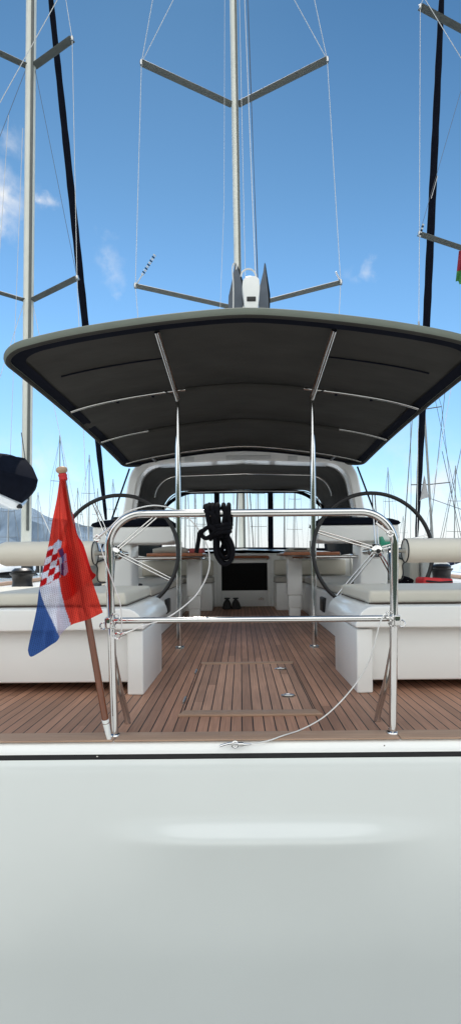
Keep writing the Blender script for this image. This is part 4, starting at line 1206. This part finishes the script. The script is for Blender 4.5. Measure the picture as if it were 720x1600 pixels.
spec = [
    ('far yacht with mast between the flag and the left wheel top', 139, 75, 17.5, pb, 0.3),
    ('distant yacht with short mast right of the flag cloth', 122, 95, 15.5, pr, 0.0),
    ('far yacht with mast crossing the top of the left wheel', 178, 88, 16, pr, -0.4),
    ('far yacht behind the left dark furled headsail', 152, 110, 17.5, pb, 0.5),
    ('far yacht seen through the left windscreen pane near its outer edge', 289, 58, 17.0, pr, 0.4),
    ('far yacht seen through the left windscreen pane, beside the left pole', 305, 80, 18.5, pb, -0.3),
    ('far yacht seen through the left windscreen pane, next to the left mullion', 318, 70, 17.5, pr, 0.2),
    ('far yacht seen through the middle pane, left of the mast', 349, 64, 19, pb, 0.2),
    ('far yacht seen through the middle pane, right of the mast', 404, 78, 18, pr, -0.5),
    ('far yacht seen through the right pane, near the right mullion', 444, 56, 17.5, pb, 0.1),
    ('far yacht seen through the right pane, left of the right pole', 459, 85, 18, pr, 0.6),
    ('far yacht seen through the right pane beyond the right pole', 497, 66, 16.5, pb, -0.2),
    ('distant yacht with mast rising over the top of the right wheel', 611, 84, 17.3, pr, -2.0),
    ('distant yacht with low mast just right of the right console', 629, 120, 12.5, pb, 0.0),
    ('far yacht with mast at the right edge of the picture', 708, 70, 15, pr, 1.0),
    ('far yacht with mast low behind the left boom bag', 60, 105, 16, pb, 0.0),
    ('far yacht at the left picture edge behind the padded roll', 14, 78, 14, pr, 0.0),
]
for k, (lab, px, d, hgt, pro, ln) in enumerate(spec):
    far_yacht(lab, px, d, hgt, lean=ln, rz=(k * 37) % 9 - 4, proto=pro)

# =================================================================== SETTING
def ground_mat():
    m, nt, b = new_mat('harbour_water')
    L = nt.links.new
    tc = N(nt, 'ShaderNodeTexCoord')
    n = N(nt, 'ShaderNodeTexNoise'); n.inputs['Scale'].default_value = 1.2; n.inputs['Detail'].default_value = 6
    L(tc.outputs['Object'], n.inputs['Vector'])
    bp = N(nt, 'ShaderNodeBump'); bp.inputs['Strength'].default_value = .35; bp.inputs['Distance'].default_value = .12
    L(n.outputs['Fac'], bp.inputs['Height']); L(bp.outputs[0], b.inputs['Normal'])
    b.inputs['Base Color'].default_value = (.02, .045, .06, 1); b.inputs['Roughness'].default_value = .08
    return m
M['water'] = ground_mat()
M['concrete'] = surf('quay_concrete', (.55, .54, .51), .85, var=.18, vscale=1.2, bump=.4, bscale=30)
M['hill'] = surf('hazy_hill', (.20, .26, .33), 1.0, var=.22, vscale=.012, spec=0)  # distance haze put into the blue-grey base colour
M['hill_reflect'] = surf('added_reflection_hill', (.06, .075, .05), 1.0, var=.3, vscale=.02, spec=0)
M['wall'] = surf('pale_render', (.55, .52, .47), .9, var=.08)
M['roof'] = surf('clay_roof', (.35, .2, .14), .9, var=.15)
mb = MB(); mb.grid([[(x, y, -1.4) for x in (-9000, -60, 60, 9000)] for y in (-2000, -30, 200, 9000)]); o = mb.build('water', 'water'); tag(o, kind='structure')
mb = MB(); mb.box((-60, -9, -2.6), (60, 1.15, -.85), .04); o = mb.build('quay', 'concrete'); tag(o, kind='structure')
# hills: ridge heights by bearing (photo pixel column -> pixel height above the horizon)
ridge = [(-500, 60), (-250, 82), (-80, 88), (0, 80), (44, 79), (72, 69), (117, 60), (137, 51), (170, 38), (220, 24), (300, 14), (380, 12), (470, 15), (560, 9), (700, 12), (900, 30), (1300, 40)]
mb = MB(); rows = []
for lev in (0, .15, .35, .6, .85, 1.0):
    row = []
    for k in range(181):
        px = -500 + 1800 * k / 180
        h_ = interp(ridge, px) + 3 * math.sin(px * .05) + 1.5 * math.sin(px * .13 + 1) + 2.2 * math.sin(px * .021)
        d = 2600 + 900 * lev + (260 * math.sin(px * .031 + lev * 4) * lev * (1 - lev) * 4)
        row.append(((px - CX) / F * d, d, -1.4 + (h_ / F * 3500 + 1.4) * lev ** .9))
    rows.append(row)
mb.grid(rows); o = mb.build('hill', 'hill', smooth=70); tag(o, kind='structure')
mb = MB(); rows = []  # unseen hill added behind the camera, a dark band for steel reflections
for lev in (0, .3, .6, .85, 1.0):
    rows.append([(1500 * math.sin(a) * (1 + .3 * lev), -700 * math.cos(a) * (1 + .3 * lev) - 100, -1.4 + (270 + 40 * math.sin(a * 5) + 22 * math.sin(a * 13 + 1)) * lev) for a in [R(-75 + 150 * k / 80) for k in range(81)]])
mb.grid(rows); o = mb.build('hill', 'hill_reflect', smooth=70); tag(o, kind='structure')
# waterfront houses at the foot of the left hill
hs = [(8, 'pale'), (24, 'pale'), (47, 'pale'), (66, 'pale'), (86, 'pale'), (104, 'pale'), (128, 'pale')]
labs = ['waterfront house left of the neighbouring mast, at the picture edge', 'waterfront house directly left of the neighbouring mast', 'waterfront house just right of the neighbouring mast', 'waterfront house under the hill, between mast and flag', 'waterfront house hidden partly by the flag', 'waterfront house between flag and left wheel', 'waterfront house seen inside the left wheel rim']
for k, ((px, _), lab) in enumerate(zip(hs, labs)):
    d = 900 + 60 * (k % 3); X = (px - CX) / F * d
    w_, h_ = 9 + 3 * (k % 2), 9 + 4 * ((k * 2) % 3)
    T = Matrix.Translation((X, d, -1.4))
    t = thing('house', lab, 'house', (0, 0, 0), root=T, group='houses along the far waterfront')
    mb = MB(); mb.box((-w_, -6, 0), (w_, 6, h_)); mb.build('wall', 'wall', t, smooth=0)
    mb = MB(); mb.prism([(-w_ - .6, h_ + .02), (w_ + .6, h_ + .02), (0, h_ + 4.5)], -6.6, 6.6); mb.build('roof', 'roof', t, smooth=0)
    for i in range(3):
        for j in range(2):
            mb = MB(); x = -w_ * .6 + w_ * .6 * i; z = 2.5 + 4 * j
            mb.box((x - .9, -6.05, z), (x + .9, -5.95, z + 2)); mb.build('window', 'dglass', t, smooth=0)

# =================================================================== LIGHT, SKY, CAMERA
EL, AZ = 57.0, -10.0                # sun ahead of the camera, a little to the left
sd = Vector((math.sin(R(AZ)) * math.cos(R(EL)), math.cos(R(AZ)) * math.cos(R(EL)), math.sin(R(EL))))
ld = bpy.data.lights.new('sun', 'SUN'); ld.energy = 3.6; ld.angle = R(0.53); ld.color = (1, .95, .88)
lo = bpy.data.objects.new('sun', ld); col.objects.link(lo)
lo.rotation_euler = sd.to_track_quat('Z', 'Y').to_euler()

w = bpy.data.worlds.new('World'); sc.world = w; w.use_nodes = True
nt = w.node_tree; L = nt.links.new
for n in list(nt.nodes): nt.nodes.remove(n)
out = N(nt, 'ShaderNodeOutputWorld'); bg = N(nt, 'ShaderNodeBackground'); bg.inputs['Strength'].default_value = .1
sky = N(nt, 'ShaderNodeTexSky'); sky.sky_type = 'NISHITA'; sky.sun_disc = False; sky.sun_elevation = R(EL); sky.sun_rotation = R(AZ)
sky.air_density = 1.0; sky.dust_density = .1; sky.ozone_density = 1.5
tc = N(nt, 'ShaderNodeTexCoord')
sp = N(nt, 'ShaderNodeSeparateXYZ'); L(tc.outputs['Generated'], sp.inputs[0])
# elevation tint (multiplies the physical sky)
ramp = N(nt, 'ShaderNodeValToRGB')
ramp.color_ramp.elements[0].position = 0.0; ramp.color_ramp.elements[1].position = 1.0
L(sp.outputs['Z'], ramp.inputs['Fac'])
mul = N(nt, 'ShaderNodeMix', data_type='RGBA', blend_type='MULTIPLY'); mul.inputs['Factor'].default_value = 1
gain = N(nt, 'ShaderNodeVectorMath', operation='SCALE'); gain.inputs['Scale'].default_value = 1.8; L(sky.outputs[0], gain.inputs[0]); L(gain.outputs[0], mul.inputs['A']); L(ramp.outputs['Color'], mul.inputs['B'])
SKYRAMP = [(0.0, (.74, .80, .85)), (.2, (.76, .91, .94)), (.33, (.68, .92, .97)), (.47, (.55, .79, .85)), (.58, (.43, .65, .70)), (.73, (.265, .46, .535)), (1.0, (.2, .4, .5))]
cr = ramp.color_ramp
while len(cr.elements) > 1: cr.elements.remove(cr.elements[-1])
for k, (p_r, c) in enumerate(SKYRAMP):
    e = cr.elements[0] if k == 0 else cr.elements.new(p_r)
    e.position = p_r; e.color = (*c, 1)
# clouds
def math_(op, a, b=None, clamp=False):
    n = N(nt, 'ShaderNodeMath', operation=op); n.use_clamp = clamp
    for i, v in enumerate((a, b)):
        if v is None: continue
        if isinstance(v, (int, float)): n.inputs[i].default_value = v
        else: L(v, n.inputs[i])
    return n.outputs[0]
def rng(v, a, b, c=0.0, d=1.0, smooth=True):
    n = N(nt, 'ShaderNodeMapRange'); n.interpolation_type = 'SMOOTHSTEP' if smooth else 'LINEAR'
    L(v, n.inputs['Value'])
    for i, q in zip(('From Min', 'From Max', 'To Min', 'To Max'), (a, b, c, d)): n.inputs[i].default_value = q
    return n.outputs['Result']
nz = N(nt, 'ShaderNodeTexNoise'); nz.inputs['Scale'].default_value = 9; nz.inputs['Detail'].default_value = 7; nz.inputs['Roughness'].default_value = .6
L(tc.outputs['Generated'], nz.inputs['Vector'])
nz2 = N(nt, 'ShaderNodeTexNoise'); nz2.inputs['Scale'].default_value = 24; nz2.inputs['Detail'].default_value = 6
L(tc.outputs['Generated'], nz2.inputs['Vector'])
dsp = N(nt, 'ShaderNodeVectorMath', operation='SUBTRACT'); L(nz.outputs['Color'], dsp.inputs[0]); dsp.inputs[1].default_value = (.5, .5, .5)
dsc = N(nt, 'ShaderNodeVectorMath', operation='SCALE'); L(dsp.outputs[0], dsc.inputs[0]); dsc.inputs['Scale'].default_value = .16
dad = N(nt, 'ShaderNodeVectorMath', operation='ADD'); L(dsc.outputs[0], dad.inputs[0]); L(tc.outputs['Generated'], dad.inputs[1])
tot = None
for (px, py, rad, amp) in ((2, 312, .042, 1.6), (66, 316, .018, 1.2), (4, 205, .018, .6), (172, 436, .026, .5), (184, 462, .014, .5), (165, 385, .014, .35), (593, 414, .016, .34), (560, 425, .014, .2), (548, 405, .016, .16), (700, 772, .06, .9), (650, 760, .035, .9), (690, 755, .035, .8), (60, 718, .03, .5), (715, 780, .05, .9), (20, 298, .018, 1.2)):
    d = Vector(((px - CX) / F, 1, (CY - py) / F)).normalized()
    dist = N(nt, 'ShaderNodeVectorMath', operation='DISTANCE'); L(dad.outputs[0], dist.inputs[0]); dist.inputs[1].default_value = d
    g = rng(dist.outputs['Value'], 0.0, rad * 1.5, amp, 0.0)
    tot = g if tot is None else math_('MAXIMUM', tot, g)
nn = math_('MULTIPLY', rng(nz.outputs['Fac'], .32, .62), rng(nz2.outputs['Fac'], .25, .6, .3, 1))
small = math_('MULTIPLY', tot, nn)
# white haze and cloud bank along the horizon
hz = math_('MULTIPLY', rng(sp.outputs['Z'], .015, .17, .92, 0.0), rng(sp.outputs['Y'], -.3, .1))
hz2 = math_('MULTIPLY', rng(sp.outputs['Z'], .06, .30, .55, 0.0), rng(nz.outputs['Fac'], .45, .7))
bank = math_('MAXIMUM', hz, hz2)
# unseen bright cloud, added behind the camera to light the stern
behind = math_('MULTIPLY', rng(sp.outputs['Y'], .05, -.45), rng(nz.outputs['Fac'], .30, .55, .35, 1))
allc = math_('MAXIMUM', small, bank, True)
cm = N(nt, 'ShaderNodeMix', data_type='RGBA'); L(allc, cm.inputs['Factor']); L(mul.outputs['Result'], cm.inputs['A']); cm.inputs['B'].default_value = (9.6, 9.75, 9.9, 1)
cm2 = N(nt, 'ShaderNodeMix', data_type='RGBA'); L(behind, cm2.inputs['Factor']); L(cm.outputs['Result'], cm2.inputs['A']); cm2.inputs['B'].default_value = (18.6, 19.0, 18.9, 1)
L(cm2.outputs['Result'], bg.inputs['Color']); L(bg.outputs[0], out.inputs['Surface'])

cd = bpy.data.cameras.new('camera'); cam = bpy.data.objects.new('camera', cd); col.objects.link(cam)
cam.location = (0, 0, CAMZ); cam.rotation_euler = (R(90), 0, 0)
cd.sensor_fit = 'VERTICAL'; cd.sensor_height = 36; cd.lens = 36 * F / 1600
cd.shift_y = (CY - 800) / 1600; cd.shift_x = -(CX - 360) / 1600
cd.clip_start = .05; cd.clip_end = 20000
sc.camera = cam
sc.view_settings.view_transform = 'Standard'; sc.view_settings.look = 'None'; sc.view_settings.exposure = 0; sc.view_settings.gamma = 1
